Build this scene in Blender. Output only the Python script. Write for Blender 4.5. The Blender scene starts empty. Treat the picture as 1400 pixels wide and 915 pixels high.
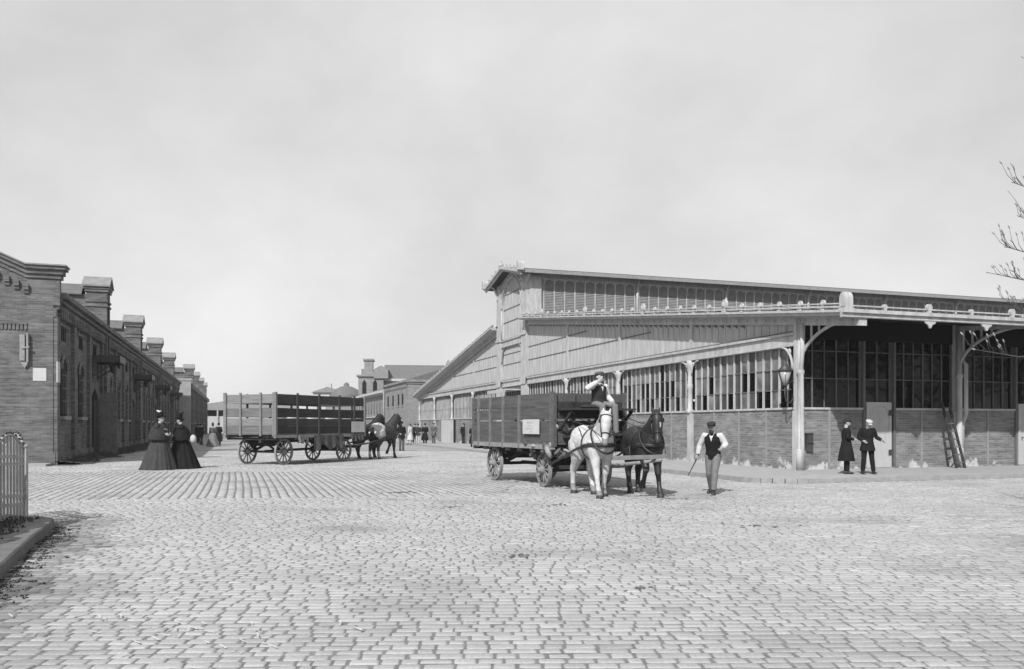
import bpy, bmesh, math, random
import numpy as np
from mathutils import Vector, Matrix
R = math.radians
random.seed(7)
scn = bpy.context.scene
COL = scn.collection
V3 = Vector

# ------------------------------------------------------------------ materials
MATS = {}
def nd(nt, t, **kw):
    n = nt.nodes.new(t)
    for k, v in kw.items():
        setattr(n, k, v)
    return n
def grey(v): return (v, v, v, 1)
def base_mat(name, rough=0.85, spec=0.3, metallic=0.0):
    m = bpy.data.materials.new(name); m.use_nodes = True
    nt = m.node_tree
    b = nt.nodes['Principled BSDF']
    b.inputs['Roughness'].default_value = rough
    b.inputs['Specular IOR Level'].default_value = spec
    b.inputs['Metallic'].default_value = metallic
    return m, nt, b
def plain(name, v, rough=0.85, spec=0.3, scale=6.0, amt=0.25, bump=0.15, stretch=(1, 1, 1), fine=60.0, metallic=0.0, bdist=0.01):
    """grey material with two scales of mottling"""
    m, nt, b = base_mat(name, rough, spec, metallic)
    tc = nd(nt, 'ShaderNodeTexCoord')
    mp = nd(nt, 'ShaderNodeMapping'); mp.inputs['Scale'].default_value = stretch
    nt.links.new(tc.outputs['Object'], mp.inputs[0])
    n1 = nd(nt, 'ShaderNodeTexNoise'); n1.inputs['Scale'].default_value = scale; n1.inputs['Detail'].default_value = 6
    n2 = nd(nt, 'ShaderNodeTexNoise'); n2.inputs['Scale'].default_value = fine; n2.inputs['Detail'].default_value = 3
    nt.links.new(mp.outputs[0], n1.inputs['Vector']); nt.links.new(mp.outputs[0], n2.inputs['Vector'])
    mx = nd(nt, 'ShaderNodeMath', operation='MULTIPLY_ADD'); mx.inputs[1].default_value = 0.6
    m2 = nd(nt, 'ShaderNodeMath', operation='MULTIPLY'); m2.inputs[1].default_value = 0.4
    nt.links.new(n1.outputs[0], mx.inputs[0]); nt.links.new(n2.outputs[0], m2.inputs[0]); nt.links.new(m2.outputs[0], mx.inputs[2])
    r = nd(nt, 'ShaderNodeMapRange')
    r.inputs['From Min'].default_value = 0.3; r.inputs['From Max'].default_value = 0.7
    r.inputs['To Min'].default_value = v * (1 - amt); r.inputs['To Max'].default_value = v * (1 + amt)
    nt.links.new(mx.outputs[0], r.inputs['Value'])
    nt.links.new(r.outputs[0], b.inputs['Base Color'])
    if bump:
        bp = nd(nt, 'ShaderNodeBump'); bp.inputs['Strength'].default_value = bump; bp.inputs['Distance'].default_value = bdist
        nt.links.new(mx.outputs[0], bp.inputs['Height']); nt.links.new(bp.outputs[0], b.inputs['Normal'])
    MATS[name] = m
    return m
def brick_mat(name, v, mortar, amt=0.3, stain=0.35, bw=0.26, bh=0.082, lime=False):
    m, nt, b = base_mat(name, 0.9, 0.2)
    tc = nd(nt, 'ShaderNodeTexCoord')
    sp = nd(nt, 'ShaderNodeSeparateXYZ'); nt.links.new(tc.outputs['Object'], sp.inputs[0])
    ad = nd(nt, 'ShaderNodeMath', operation='ADD'); nt.links.new(sp.outputs[0], ad.inputs[0]); nt.links.new(sp.outputs[1], ad.inputs[1])
    cb = nd(nt, 'ShaderNodeCombineXYZ'); nt.links.new(ad.outputs[0], cb.inputs[0]); nt.links.new(sp.outputs[2], cb.inputs[1])
    br = nd(nt, 'ShaderNodeTexBrick')
    br.inputs['Scale'].default_value = 1.0; br.inputs['Brick Width'].default_value = bw; br.inputs['Row Height'].default_value = bh
    br.inputs['Mortar Size'].default_value = 0.011; br.inputs['Mortar Smooth'].default_value = 0.3; br.inputs['Bias'].default_value = 0.0
    br.inputs['Color1'].default_value = grey(v * (1 - amt)); br.inputs['Color2'].default_value = grey(v * (1 + amt)); br.inputs['Mortar'].default_value = grey(mortar)
    nt.links.new(cb.outputs[0], br.inputs['Vector'])
    n1 = nd(nt, 'ShaderNodeTexNoise'); n1.inputs['Scale'].default_value = 0.8; n1.inputs['Detail'].default_value = 8; n1.inputs['Roughness'].default_value = 0.65
    nt.links.new(tc.outputs['Object'], n1.inputs['Vector'])
    # courses drift in tone: noise stretched along the wall
    mp = nd(nt, 'ShaderNodeMapping'); mp.inputs['Scale'].default_value = (0.5, 0.5, 9)
    nt.links.new(tc.outputs['Object'], mp.inputs[0])
    n2 = nd(nt, 'ShaderNodeTexNoise'); n2.inputs['Scale'].default_value = 1.3; n2.inputs['Detail'].default_value = 4
    nt.links.new(mp.outputs[0], n2.inputs['Vector'])
    av = nd(nt, 'ShaderNodeMath', operation='ADD'); nt.links.new(n1.outputs[0], av.inputs[0]); nt.links.new(n2.outputs[0], av.inputs[1])
    r = nd(nt, 'ShaderNodeMapRange'); r.inputs['From Min'].default_value = 0.7; r.inputs['From Max'].default_value = 1.3
    r.inputs['To Min'].default_value = 1 - stain; r.inputs['To Max'].default_value = 1 + stain
    nt.links.new(av.outputs[0], r.inputs['Value'])
    mul = nd(nt, 'ShaderNodeVectorMath', operation='MULTIPLY')
    nt.links.new(br.outputs['Color'], mul.inputs[0]); nt.links.new(r.outputs[0], mul.inputs[1])
    if lime:   # old splashes of lime along the foot of the wall
        n3 = nd(nt, 'ShaderNodeTexNoise'); n3.inputs['Scale'].default_value = 1.7; n3.inputs['Detail'].default_value = 9; n3.inputs['Roughness'].default_value = 0.7
        nt.links.new(tc.outputs['Object'], n3.inputs['Vector'])
        zr = nd(nt, 'ShaderNodeMapRange'); zr.inputs['From Min'].default_value = 0.1; zr.inputs['From Max'].default_value = 0.75; zr.inputs['To Min'].default_value = 0.10; zr.inputs['To Max'].default_value = -0.16
        nt.links.new(sp.outputs[2], zr.inputs['Value'])
        sm = nd(nt, 'ShaderNodeMath', operation='ADD'); nt.links.new(n3.outputs[0], sm.inputs[0]); nt.links.new(zr.outputs[0], sm.inputs[1])
        lr = nd(nt, 'ShaderNodeMapRange'); lr.inputs['From Min'].default_value = 0.56; lr.inputs['From Max'].default_value = 0.64; nt.links.new(sm.outputs[0], lr.inputs['Value'])
        mxl = nd(nt, 'ShaderNodeMix'); mxl.data_type = 'RGBA'; nt.links.new(lr.outputs[0], mxl.inputs[0]); nt.links.new(mul.outputs[0], mxl.inputs[6]); mxl.inputs[7].default_value = grey(0.5)
        nt.links.new(mxl.outputs[2], b.inputs['Base Color'])
    else: nt.links.new(mul.outputs[0], b.inputs['Base Color'])
    bp = nd(nt, 'ShaderNodeBump'); bp.inputs['Strength'].default_value = 0.5; bp.inputs['Distance'].default_value = 0.01; bp.invert = True
    nt.links.new(br.outputs['Fac'], bp.inputs['Height']); nt.links.new(bp.outputs[0], b.inputs['Normal'])
    MATS[name] = m
    return m

plain('paint', 0.40, 0.75, 0.25, 2.6, 0.34, 0.15, (1.6, 1.6, 0.5), 30)                      # weathered cream paint on wood and iron
plain('siding', 0.40, 0.8, 0.2, 3.0, 0.30, 0.25, (1.5, 1.5, 0.25))     # vertical boards
plain('seam', 0.12, 0.9, 0.1)
plain('louvre', 0.24, 0.85, 0.2, 3, 0.25)
plain('hall_roof', 0.06, 0.85, 0.3, 1.5, 0.3)
plain('door_paint', 0.42, 0.8, 0.2, 3, 0.15, 0.15, (3, 3, 0.3))
plain('dark_gap', 0.015, 0.9, 0.1)  # near-black standing in for the shade inside openings and recesses
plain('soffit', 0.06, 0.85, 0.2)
plain('slate', 0.13, 0.8, 0.3, 3.0, 0.25)
plain('stone_trim', 0.26, 0.85, 0.3, 3, 0.25)
plain('cap_stone', 0.22, 0.85, 0.3, 3, 0.25)
brick_mat('brick_hall', 0.185, 0.23, 0.26, 0.32, lime=True)
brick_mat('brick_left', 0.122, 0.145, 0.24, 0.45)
brick_mat('brick_far', 0.22, 0.26, 0.22, 0.2)
plain('plaster', 0.45, 0.9, 0.2, 2, 0.12)
plain('iron_dark', 0.05, 0.5, 0.4, 8, 0.3)
plain('iron_grey', 0.24, 0.6, 0.4, 6, 0.25)
plain('board_old', 0.085, 0.85, 0.25, 4.0, 0.45, 0.5, (0.35, 5, 5), 40)
plain('board_old2', 0.05, 0.85, 0.25, 4.0, 0.45, 0.5, (0.35, 5, 5), 40)
plain('board_light', 0.19, 0.85, 0.25, 4.0, 0.35, 0.5, (5, 0.35, 5), 40)
plain('wood_dark', 0.035, 0.8, 0.25, 6, 0.4, 0.3)
plain('yoke_wood', 0.17, 0.85, 0.25, 6, 0.35, 0.3)
plain('wood_mid', 0.11, 0.8, 0.25, 6, 0.35, 0.3)
plain('wood_worn', 0.24, 0.85, 0.25, 9, 0.4, 0.4)
plain('notice', 0.48, 0.8, 0.2, 5, 0.1, 0.02)
plain('notice_ink', 0.36, 0.8, 0.2, 5, 0.1, 0.0)
plain('horse_white', 0.46, 0.9, 0.12, 7, 0.34, 0.6)
plain('horse_dark', 0.020, 0.5, 0.45, 4, 0.4, 0.1)
plain('horse_bay', 0.04, 0.5, 0.4, 4, 0.4, 0.1)
plain('hoof', 0.035, 0.6, 0.4)
plain('horse_muzzle', 0.20, 0.7, 0.3)
plain('mane_light', 0.42, 0.8, 0.2, 20, 0.3, 0.6, (1, 1, 1))
plain('mane_dark', 0.014, 0.7, 0.3, 20, 0.3, 0.6)
plain('leather', 0.022, 0.5, 0.5, 12, 0.3)
plain('skin', 0.36, 0.6, 0.35, 10, 0.12, 0.05)
plain('hair_dark', 0.025, 0.7, 0.3, 40, 0.3)
plain('cloth_black', 0.013, 0.9, 0.15, 8, 0.4, 0.4)
plain('cloth_dark', 0.035, 0.9, 0.15, 8, 0.35, 0.4)
plain('cloth_dress', 0.045, 0.85, 0.2, 8, 0.35, 0.4)
plain('cloth_grey', 0.16, 0.9, 0.15, 8, 0.25, 0.5)
plain('cloth_mid', 0.09, 0.9, 0.15, 8, 0.25, 0.5)
plain('cloth_white', 0.50, 0.9, 0.15, 8, 0.12, 0.4)
plain('cloth_light', 0.42, 0.9, 0.15, 8, 0.2, 0.4)
plain('straw', 0.30, 0.9, 0.15, 12, 0.4, 0.3)
plain('dung', 0.12, 0.95, 0.1, 12, 0.4, 0.3)
plain('dirt', 0.065, 0.95, 0.1, 8, 0.5, 0.5)
plain('kerb_stone', 0.30, 0.85, 0.3, 5, 0.25, 0.6)
plain('kerb_old', 0.14, 0.85, 0.3, 4, 0.3, 0.8)
plain('fence_iron', 0.34, 0.65, 0.35, 7, 0.25, 0.2)
plain('bark', 0.09, 0.9, 0.2, 12, 0.4, 0.6, (1, 1, 0.3))
plain('bud', 0.34, 0.8, 0.2)
plain('leaf', 0.11, 0.8, 0.2, 3, 0.4)
plain('lamp_glass', 0.35, 0.2, 0.6, 3, 0.1, 0.0)
def glass_mat(name, v, rough, tintamt=0.3, spec=0.5):
    m, nt, b = base_mat(name, rough, spec)
    tc = nd(nt, 'ShaderNodeTexCoord')
    n = nd(nt, 'ShaderNodeTexNoise'); n.inputs['Scale'].default_value = 1.6; n.inputs['Detail'].default_value = 5
    nt.links.new(tc.outputs['Object'], n.inputs['Vector'])
    r = nd(nt, 'ShaderNodeMapRange'); r.inputs['From Min'].default_value = 0.35; r.inputs['From Max'].default_value = 0.65
    r.inputs['To Min'].default_value = v * (1 - tintamt); r.inputs['To Max'].default_value = v * (1 + tintamt)
    nt.links.new(n.outputs[0], r.inputs['Value']); nt.links.new(r.outputs[0], b.inputs['Base Color'])
    bp = nd(nt, 'ShaderNodeBump'); bp.inputs['Strength'].default_value = 0.12; bp.inputs['Distance'].default_value = 0.02
    nt.links.new(n.outputs[0], bp.inputs['Height']); nt.links.new(bp.outputs[0], b.inputs['Normal'])
    MATS[name] = m
glass_mat('glass_dark', 0.004, 0.02, 0.3, 0.25)
plain('bar_dark', 0.12, 0.7, 0.3)  # darker bar tone; on the front it carries the shade under the eave
glass_mat('glass_pale', 0.155, 0.28, 0.5)
glass_mat('glass_mid', 0.07, 0.2)
glass_mat('glass_far', 0.006, 0.5, 0.3, 0.05)

# ------------------------------------------------------------------ mesh helpers
class MB:
    def __init__(s): s.v = []; s.f = []; s.m = []; s.sm = []
    def add(s, vs, fs, mi=0, smooth=False):
        o = len(s.v); s.v.extend(vs)
        for f in fs:
            s.f.append(tuple(o + i for i in f)); s.m.append(mi); s.sm.append(smooth)
        return s
    def box(s, x0, x1, y0, y1, z0, z1, mi=0):
        if x1 < x0: x0, x1 = x1, x0
        if y1 < y0: y0, y1 = y1, y0
        if z1 < z0: z0, z1 = z1, z0
        vs = [(x0,y0,z0),(x1,y0,z0),(x1,y1,z0),(x0,y1,z0),(x0,y0,z1),(x1,y0,z1),(x1,y1,z1),(x0,y1,z1)]
        return s.add(vs, [(0,3,2,1),(4,5,6,7),(0,1,5,4),(1,2,6,5),(2,3,7,6),(3,0,4,7)], mi)
    def beam(s, p, q, w, h, mi=0, up=(0, 0, 1)):
        """rectangular bar from p to q"""
        p = V3(p); q = V3(q); d = (q - p).normalized(); up = V3(up)
        if abs(d.dot(up)) > 0.98: up = V3((1, 0, 0))
        a = d.cross(up).normalized() * w / 2; b = a.cross(d).normalized() * h / 2
        vs = [tuple(c + i * a + j * b) for c in (p, q) for i, j in ((-1,-1),(1,-1),(1,1),(-1,1))]
        return s.add(vs, [(3,2,1,0),(4,5,6,7),(0,1,5,4),(1,2,6,5),(2,3,7,6),(3,0,4,7)], mi)
    def prism(s, poly, lo, hi, axis='x', mi=0):
        """poly in the other two axes, extruded along axis; poly counter-clockwise seen from +axis (not enforced)"""
        n = len(poly)
        def P(a, b, c): return {'x': (c, a, b), 'y': (a, c, b), 'z': (a, b, c)}[axis]
        vs = [P(a, b, lo) for a, b in poly] + [P(a, b, hi) for a, b in poly]
        fs = [tuple(range(n))[::-1], tuple(range(n, 2 * n))] + [(i, (i + 1) % n, n + (i + 1) % n, n + i) for i in range(n)]
        return s.add(vs, fs, mi)
    def loft(s, pts, rad, n=10, mi=0, lat=None, cap=True, smooth=True):
        """tube through pts; rad = r or (lateral, other); lat = fixed lateral direction"""
        pts = [V3(p) for p in pts]; k = len(pts); vs = []; fs = []
        prev = None
        for i, p in enumerate(pts):
            d = (pts[min(i + 1, k - 1)] - pts[max(i - 1, 0)])
            d = d.normalized() if d.length > 1e-9 else V3((0, 0, 1))
            if lat is not None: a = V3(lat)
            elif prev is None: a = V3((0, 0, 1)).cross(d) if abs(d.z) < 0.95 else V3((0, 1, 0))
            else: a = prev
            a = (a - d * a.dot(d)); a = a.normalized() if a.length > 1e-6 else V3((1, 0, 0)); prev = a
            b = d.cross(a)
            r = rad[i] if isinstance(rad, (list, tuple)) else rad
            ra, rb = r if isinstance(r, (list, tuple)) else (r, r)
            for j in range(n):
                t = 2 * math.pi * j / n
                vs.append(tuple(p + a * (ra * math.cos(t)) + b * (rb * math.sin(t))))
        for i in range(k - 1):
            for j in range(n):
                j2 = (j + 1) % n
                fs.append((i * n + j, i * n + j2, (i + 1) * n + j2, (i + 1) * n + j))
        if cap:
            fs.append(tuple(range(n))[::-1]); fs.append(tuple(range((k - 1) * n, k * n)))
        return s.add(vs, fs, mi, smooth)
    def ell(s, c, r, mi=0, nu=12, nv=8, rot=None):
        c = V3(c); vs = []; fs = []
        for i in range(nv + 1):
            ph = math.pi * i / nv
            for j in range(nu):
                th = 2 * math.pi * j / nu
                q = V3((r[0] * math.sin(ph) * math.cos(th), r[1] * math.sin(ph) * math.sin(th), r[2] * math.cos(ph)))
                if rot is not None: q = rot @ q
                vs.append(tuple(c + q))
        for i in range(nv):
            for j in range(nu):
                j2 = (j + 1) % nu
                fs.append((i * nu + j, (i + 1) * nu + j, (i + 1) * nu + j2, i * nu + j2))
        return s.add(vs, fs, mi, True)
    def lathe(s, prof, c=(0, 0, 0), n=14, mi=0):
        vs = []; fs = []; k = len(prof)
        for r, z in prof:
            for j in range(n):
                t = 2 * math.pi * j / n
                vs.append((c[0] + r * math.cos(t), c[1] + r * math.sin(t), c[2] + z))
        for i in range(k - 1):
            for j in range(n):
                j2 = (j + 1) % n
                fs.append((i * n + j, i * n + j2, (i + 1) * n + j2, (i + 1) * n + j))
        fs.append(tuple(range(n))[::-1]); fs.append(tuple(range((k - 1) * n, k * n)))
        return s.add(vs, fs, mi, True)
    def mesh(s, name, mats):
        me = bpy.data.meshes.new(name)
        me.from_pydata(s.v, [], s.f)
        for m in (mats if isinstance(mats, (list, tuple)) else [mats]): me.materials.append(MATS[m] if isinstance(m, str) else m)
        me.polygons.foreach_set('material_index', s.m)
        me.polygons.foreach_set('use_smooth', s.sm)
        me.update()
        return me
    def build(s, name, mats, parent=None, loc=None, rz=None, label=None):
        o = bpy.data.objects.new(name, s.mesh(name, mats)); COL.objects.link(o)
        if parent: o.parent = parent
        if loc: o.location = loc
        if rz is not None: o.rotation_euler[2] = rz
        if label: o['label'] = label
        return o
def inst(me, name, parent=None, loc=(0, 0, 0), rot=(0, 0, 0), scale=None, label=None):
    o = bpy.data.objects.new(name, me); COL.objects.link(o); o.parent = parent
    o.location = loc; o.rotation_euler = rot
    if scale: o.scale = scale
    if label: o['label'] = label
    return o
def tag(o, label=None, cat=None, group=None, kind=None):
    if label: o['label'] = label
    if cat: o['category'] = cat
    if group: o['group'] = group
    if kind: o['kind'] = kind
    return o
def empty(name, loc=(0, 0, 0), rz=0.0, label=None, cat=None, group=None, ry=0.0, scale=1.0):
    o = bpy.data.objects.new(name, None); COL.objects.link(o)
    o.location = loc; o.rotation_euler = (0, ry, rz); o.scale = (scale,) * 3; o.empty_display_size = 0.3
    return tag(o, label, cat, group)
def kids(o): return [c for c in bpy.data.objects if c.parent == o]
def copy_tree(o, parent=None):
    c = o.copy(); COL.objects.link(c); c.parent = parent
    for ch in kids(o): copy_tree(ch, c)
    return c
def remeshed(mb, name, mats, voxel, parent=None, smooth=2, matfn=None):
    """one continuous surface from overlapping lofts"""
    me = mb.mesh(name + '_src', mats)
    o = bpy.data.objects.new(name + '_src', me); COL.objects.link(o)
    r = o.modifiers.new('r', 'REMESH'); r.mode = 'VOXEL'; r.voxel_size = voxel; r.use_smooth_shade = True
    if smooth:
        q = o.modifiers.new('s', 'SMOOTH'); q.factor = 0.5; q.iterations = smooth
    dg = bpy.context.evaluated_depsgraph_get()
    m2 = bpy.data.meshes.new_from_object(o.evaluated_get(dg))
    m2.name = name
    bpy.data.objects.remove(o); bpy.data.meshes.remove(me)
    m2.materials.clear()
    for m in (mats if isinstance(mats, (list, tuple)) else [mats]): m2.materials.append(MATS[m])
    idx = [0] * len(m2.polygons)
    if matfn:
        for i, p in enumerate(m2.polygons): idx[i] = matfn(p.center)
    m2.polygons.foreach_set('material_index', idx)
    m2.polygons.foreach_set('use_smooth', [True] * len(m2.polygons))
    ob = bpy.data.objects.new(name, m2); COL.objects.link(ob); ob.parent = parent
    return ob

# ------------------------------------------------------------------ camera, sky, sun
F = 1130.0; HOR = 582.0; CH = 1.6
cam = bpy.data.cameras.new('camera'); co = bpy.data.objects.new('camera', cam); COL.objects.link(co)
co.location = (0, 0, CH); co.rotation_euler = (R(90), 0, 0)
cam.sensor_width = 36; cam.lens = F / 1400 * 36; cam.shift_y = (HOR - 457.5) / 1400
cam.clip_end = 3000; cam.clip_start = 0.05
scn.camera = co
scn.view_settings.view_transform = 'Standard'; scn.view_settings.look = 'None'; scn.view_settings.gamma = 1; scn.view_settings.exposure = 0.0
scn.view_settings.use_curve_mapping = False
SUN_DIR = V3((0.347, 0.938, -math.tan(R(41.5)))).normalized()     # way the light travels
w = bpy.data.worlds.new('World'); scn.world = w; w.use_nodes = True
nt = w.node_tree; bg = nt.nodes['Background']
sky = nd(nt, 'ShaderNodeTexSky', sky_type='NISHITA'); sky.sun_disc = False
sky.sun_elevation = R(41.5); sky.sun_rotation = math.atan2(-SUN_DIR.x, -SUN_DIR.y); sky.dust_density = 3.0; sky.air_density = 1.0
bw = nd(nt, 'ShaderNodeRGBToBW'); nt.links.new(sky.outputs[0], bw.inputs[0])
tc = nd(nt, 'ShaderNodeTexCoord')
mp = nd(nt, 'ShaderNodeMapping'); mp.inputs['Scale'].default_value = (1.0, 1.0, 1.5)
nt.links.new(tc.outputs['Generated'], mp.inputs[0])
nz = nd(nt, 'ShaderNodeTexNoise'); nz.inputs['Scale'].default_value = 2.6; nz.inputs['Detail'].default_value = 9; nz.inputs['Roughness'].default_value = 0.55
nt.links.new(mp.outputs[0], nz.inputs['Vector'])
cr = nd(nt, 'ShaderNodeMapRange'); cr.inputs['From Min'].default_value = 0.32; cr.inputs['From Max'].default_value = 0.68
cr.inputs['To Min'].default_value = 6.9; cr.inputs['To Max'].default_value = 9.0
nt.links.new(nz.outputs[0], cr.inputs['Value'])
spz = nd(nt, 'ShaderNodeSeparateXYZ'); nt.links.new(tc.outputs['Generated'], spz.inputs[0])
el = nd(nt, 'ShaderNodeMapRange'); el.inputs['From Min'].default_value = 0.0; el.inputs['From Max'].default_value = 0.6
el.inputs['To Min'].default_value = 1.08; el.inputs['To Max'].default_value = 0.86
nt.links.new(spz.outputs[2], el.inputs['Value'])
cm = nd(nt, 'ShaderNodeMath', operation='MULTIPLY'); nt.links.new(cr.outputs[0], cm.inputs[0]); nt.links.new(el.outputs[0], cm.inputs[1])
mx = nd(nt, 'ShaderNodeMix'); mx.data_type = 'FLOAT'; mx.inputs[0].default_value = 0.93
nt.links.new(bw.outputs[0], mx.inputs[2]); nt.links.new(cm.outputs[0], mx.inputs[3])
nt.links.new(mx.outputs[0], bg.inputs['Color']); bg.inputs['Strength'].default_value = 0.1
sl = bpy.data.lights.new('sun', 'SUN'); sl.energy = 5.0; sl.angle = R(0.8); sl.color = (1, 1, 1)
so = bpy.data.objects.new('sun', sl); COL.objects.link(so); so.location = (-20, -20, 40)
so.rotation_euler = SUN_DIR.to_track_quat('-Z', 'Y').to_euler()

U = V3((-0.31497, 0.94910, 0)); VV = V3((0.94910, 0.31497, 0)); ANG = math.atan2(0.31497, 0.94910)
C0 = V3((9.66, 28.0, 0)); PV = 0.10

# ------------------------------------------------------------------ ground
def ground_mat():
    m, nt, b = base_mat('ground_far', 0.9, 0.2)
    tc = nd(nt, 'ShaderNodeTexCoord')
    mp = nd(nt, 'ShaderNodeMapping'); mp.inputs['Rotation'].default_value = (0, 0, 0)
    nt.links.new(tc.outputs['Object'], mp.inputs[0])
    br = nd(nt, 'ShaderNodeTexBrick'); br.inputs['Scale'].default_value = 1.0
    br.inputs['Brick Width'].default_value = 0.23; br.inputs['Row Height'].default_value = 0.15; br.inputs['Mortar Size'].default_value = 0.012
    br.inputs['Color1'].default_value = grey(0.28); br.inputs['Color2'].default_value = grey(0.33); br.inputs['Mortar'].default_value = grey(0.20)
    nt.links.new(mp.outputs[0], br.inputs['Vector'])
    n = nd(nt, 'ShaderNodeTexNoise'); n.inputs['Scale'].default_value = 0.25; n.inputs['Detail'].default_value = 8
    nt.links.new(mp.outputs[0], n.inputs['Vector'])
    r = nd(nt, 'ShaderNodeMapRange'); r.inputs['From Min'].default_value = 0.3; r.inputs['From Max'].default_value = 0.7
    r.inputs['To Min'].default_value = 0.85; r.inputs['To Max'].default_value = 1.15
    nt.links.new(n.outputs[0], r.inputs['Value'])
    mu = nd(nt, 'ShaderNodeVectorMath', operation='MULTIPLY'); nt.links.new(br.outputs[0], mu.inputs[0]); nt.links.new(r.outputs[0], mu.inputs[1])
    nt.links.new(mu.outputs[0], b.inputs['Base Color'])
    MATS['ground_far'] = m
ground_mat()
def sett_mat():
    m, nt, b = base_mat('sett_stone', 0.75, 0.35)
    at = nd(nt, 'ShaderNodeAttribute', attribute_name='tone')
    tc = nd(nt, 'ShaderNodeTexCoord')
    n = nd(nt, 'ShaderNodeTexNoise'); n.inputs['Scale'].default_value = 38; n.inputs['Detail'].default_value = 5; n.inputs['Roughness'].default_value = 0.7
    n2 = nd(nt, 'ShaderNodeTexNoise'); n2.inputs['Scale'].default_value = 0.35; n2.inputs['Detail'].default_value = 8
    for q in (n, n2): nt.links.new(tc.outputs['Object'], q.inputs['Vector'])
    r = nd(nt, 'ShaderNodeMapRange'); r.inputs['From Min'].default_value = 0.3; r.inputs['From Max'].default_value = 0.7
    r.inputs['To Min'].default_value = 0.84; r.inputs['To Max'].default_value = 1.16
    nt.links.new(n.outputs[0], r.inputs['Value'])
    r2 = nd(nt, 'ShaderNodeMapRange'); r2.inputs['From Min'].default_value = 0.3; r2.inputs['From Max'].default_value = 0.7
    r2.inputs['To Min'].default_value = 0.9; r2.inputs['To Max'].default_value = 1.1
    nt.links.new(n2.outputs[0], r2.inputs['Value'])
    m1 = nd(nt, 'ShaderNodeMath', operation='MULTIPLY'); nt.links.new(at.outputs['Fac'], m1.inputs[0]); nt.links.new(r.outputs[0], m1.inputs[1])
    m2 = nd(nt, 'ShaderNodeMath', operation='MULTIPLY'); nt.links.new(m1.outputs[0], m2.inputs[0]); nt.links.new(r2.outputs[0], m2.inputs[1])
    nt.links.new(m2.outputs[0], b.inputs['Base Color'])
    bp = nd(nt, 'ShaderNodeBump'); bp.inputs['Strength'].default_value = 0.5; bp.inputs['Distance'].default_value = 0.006
    nt.links.new(n.outputs[0], bp.inputs['Height']); nt.links.new(bp.outputs[0], b.inputs['Normal'])
    MATS['sett_stone'] = m
sett_mat()
plain('joint_sand', 0.175, 0.95, 0.1, 3.0, 0.35, 0.3)
hz = MB(); hz.box(-420, 420, -30, 720, -1.1, 24)
hm = bpy.data.materials.new('haze'); hm.use_nodes = True; hn = hm.node_tree; hn.nodes.remove(hn.nodes['Principled BSDF'])
hv = nd(hn, 'ShaderNodeVolumePrincipled'); hv.inputs['Color'].default_value = grey(0.9); hv.inputs['Density'].default_value = 0.0004
hn.links.new(hv.outputs[0], hn.nodes['Material Output'].inputs['Volume']); MATS['haze'] = hm
tag(hz.build('haze', 'haze'), kind='stuff')
g = MB(); g.add([(-410, -25, -0.02), (410, -25, -0.02), (410, 710, -0.02), (-410, 710, -0.02)], [(0, 1, 2, 3)])
gr = g.build('ground', 'ground_far'); tag(gr, kind='structure')

LB0 = V3((-18.6, 33.5, 0))
def hall_xy(x, y):   # world -> hall local (numpy)
    dx = x - C0.x; dy = y - C0.y
    return dx * VV.x + dy * VV.y, dx * U.x + dy * U.y
KP = [(-3.6, 4.6), (-4.4, 6.5), (-5.15, 8.2), (-5.85, 9.8), (-6.45, 11.2), (-6.88, 12.3), (-7.2, 13.0), (-7.7, 13.4), (-8.5, 13.4)]   # kerb edge of the fenced island

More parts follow.
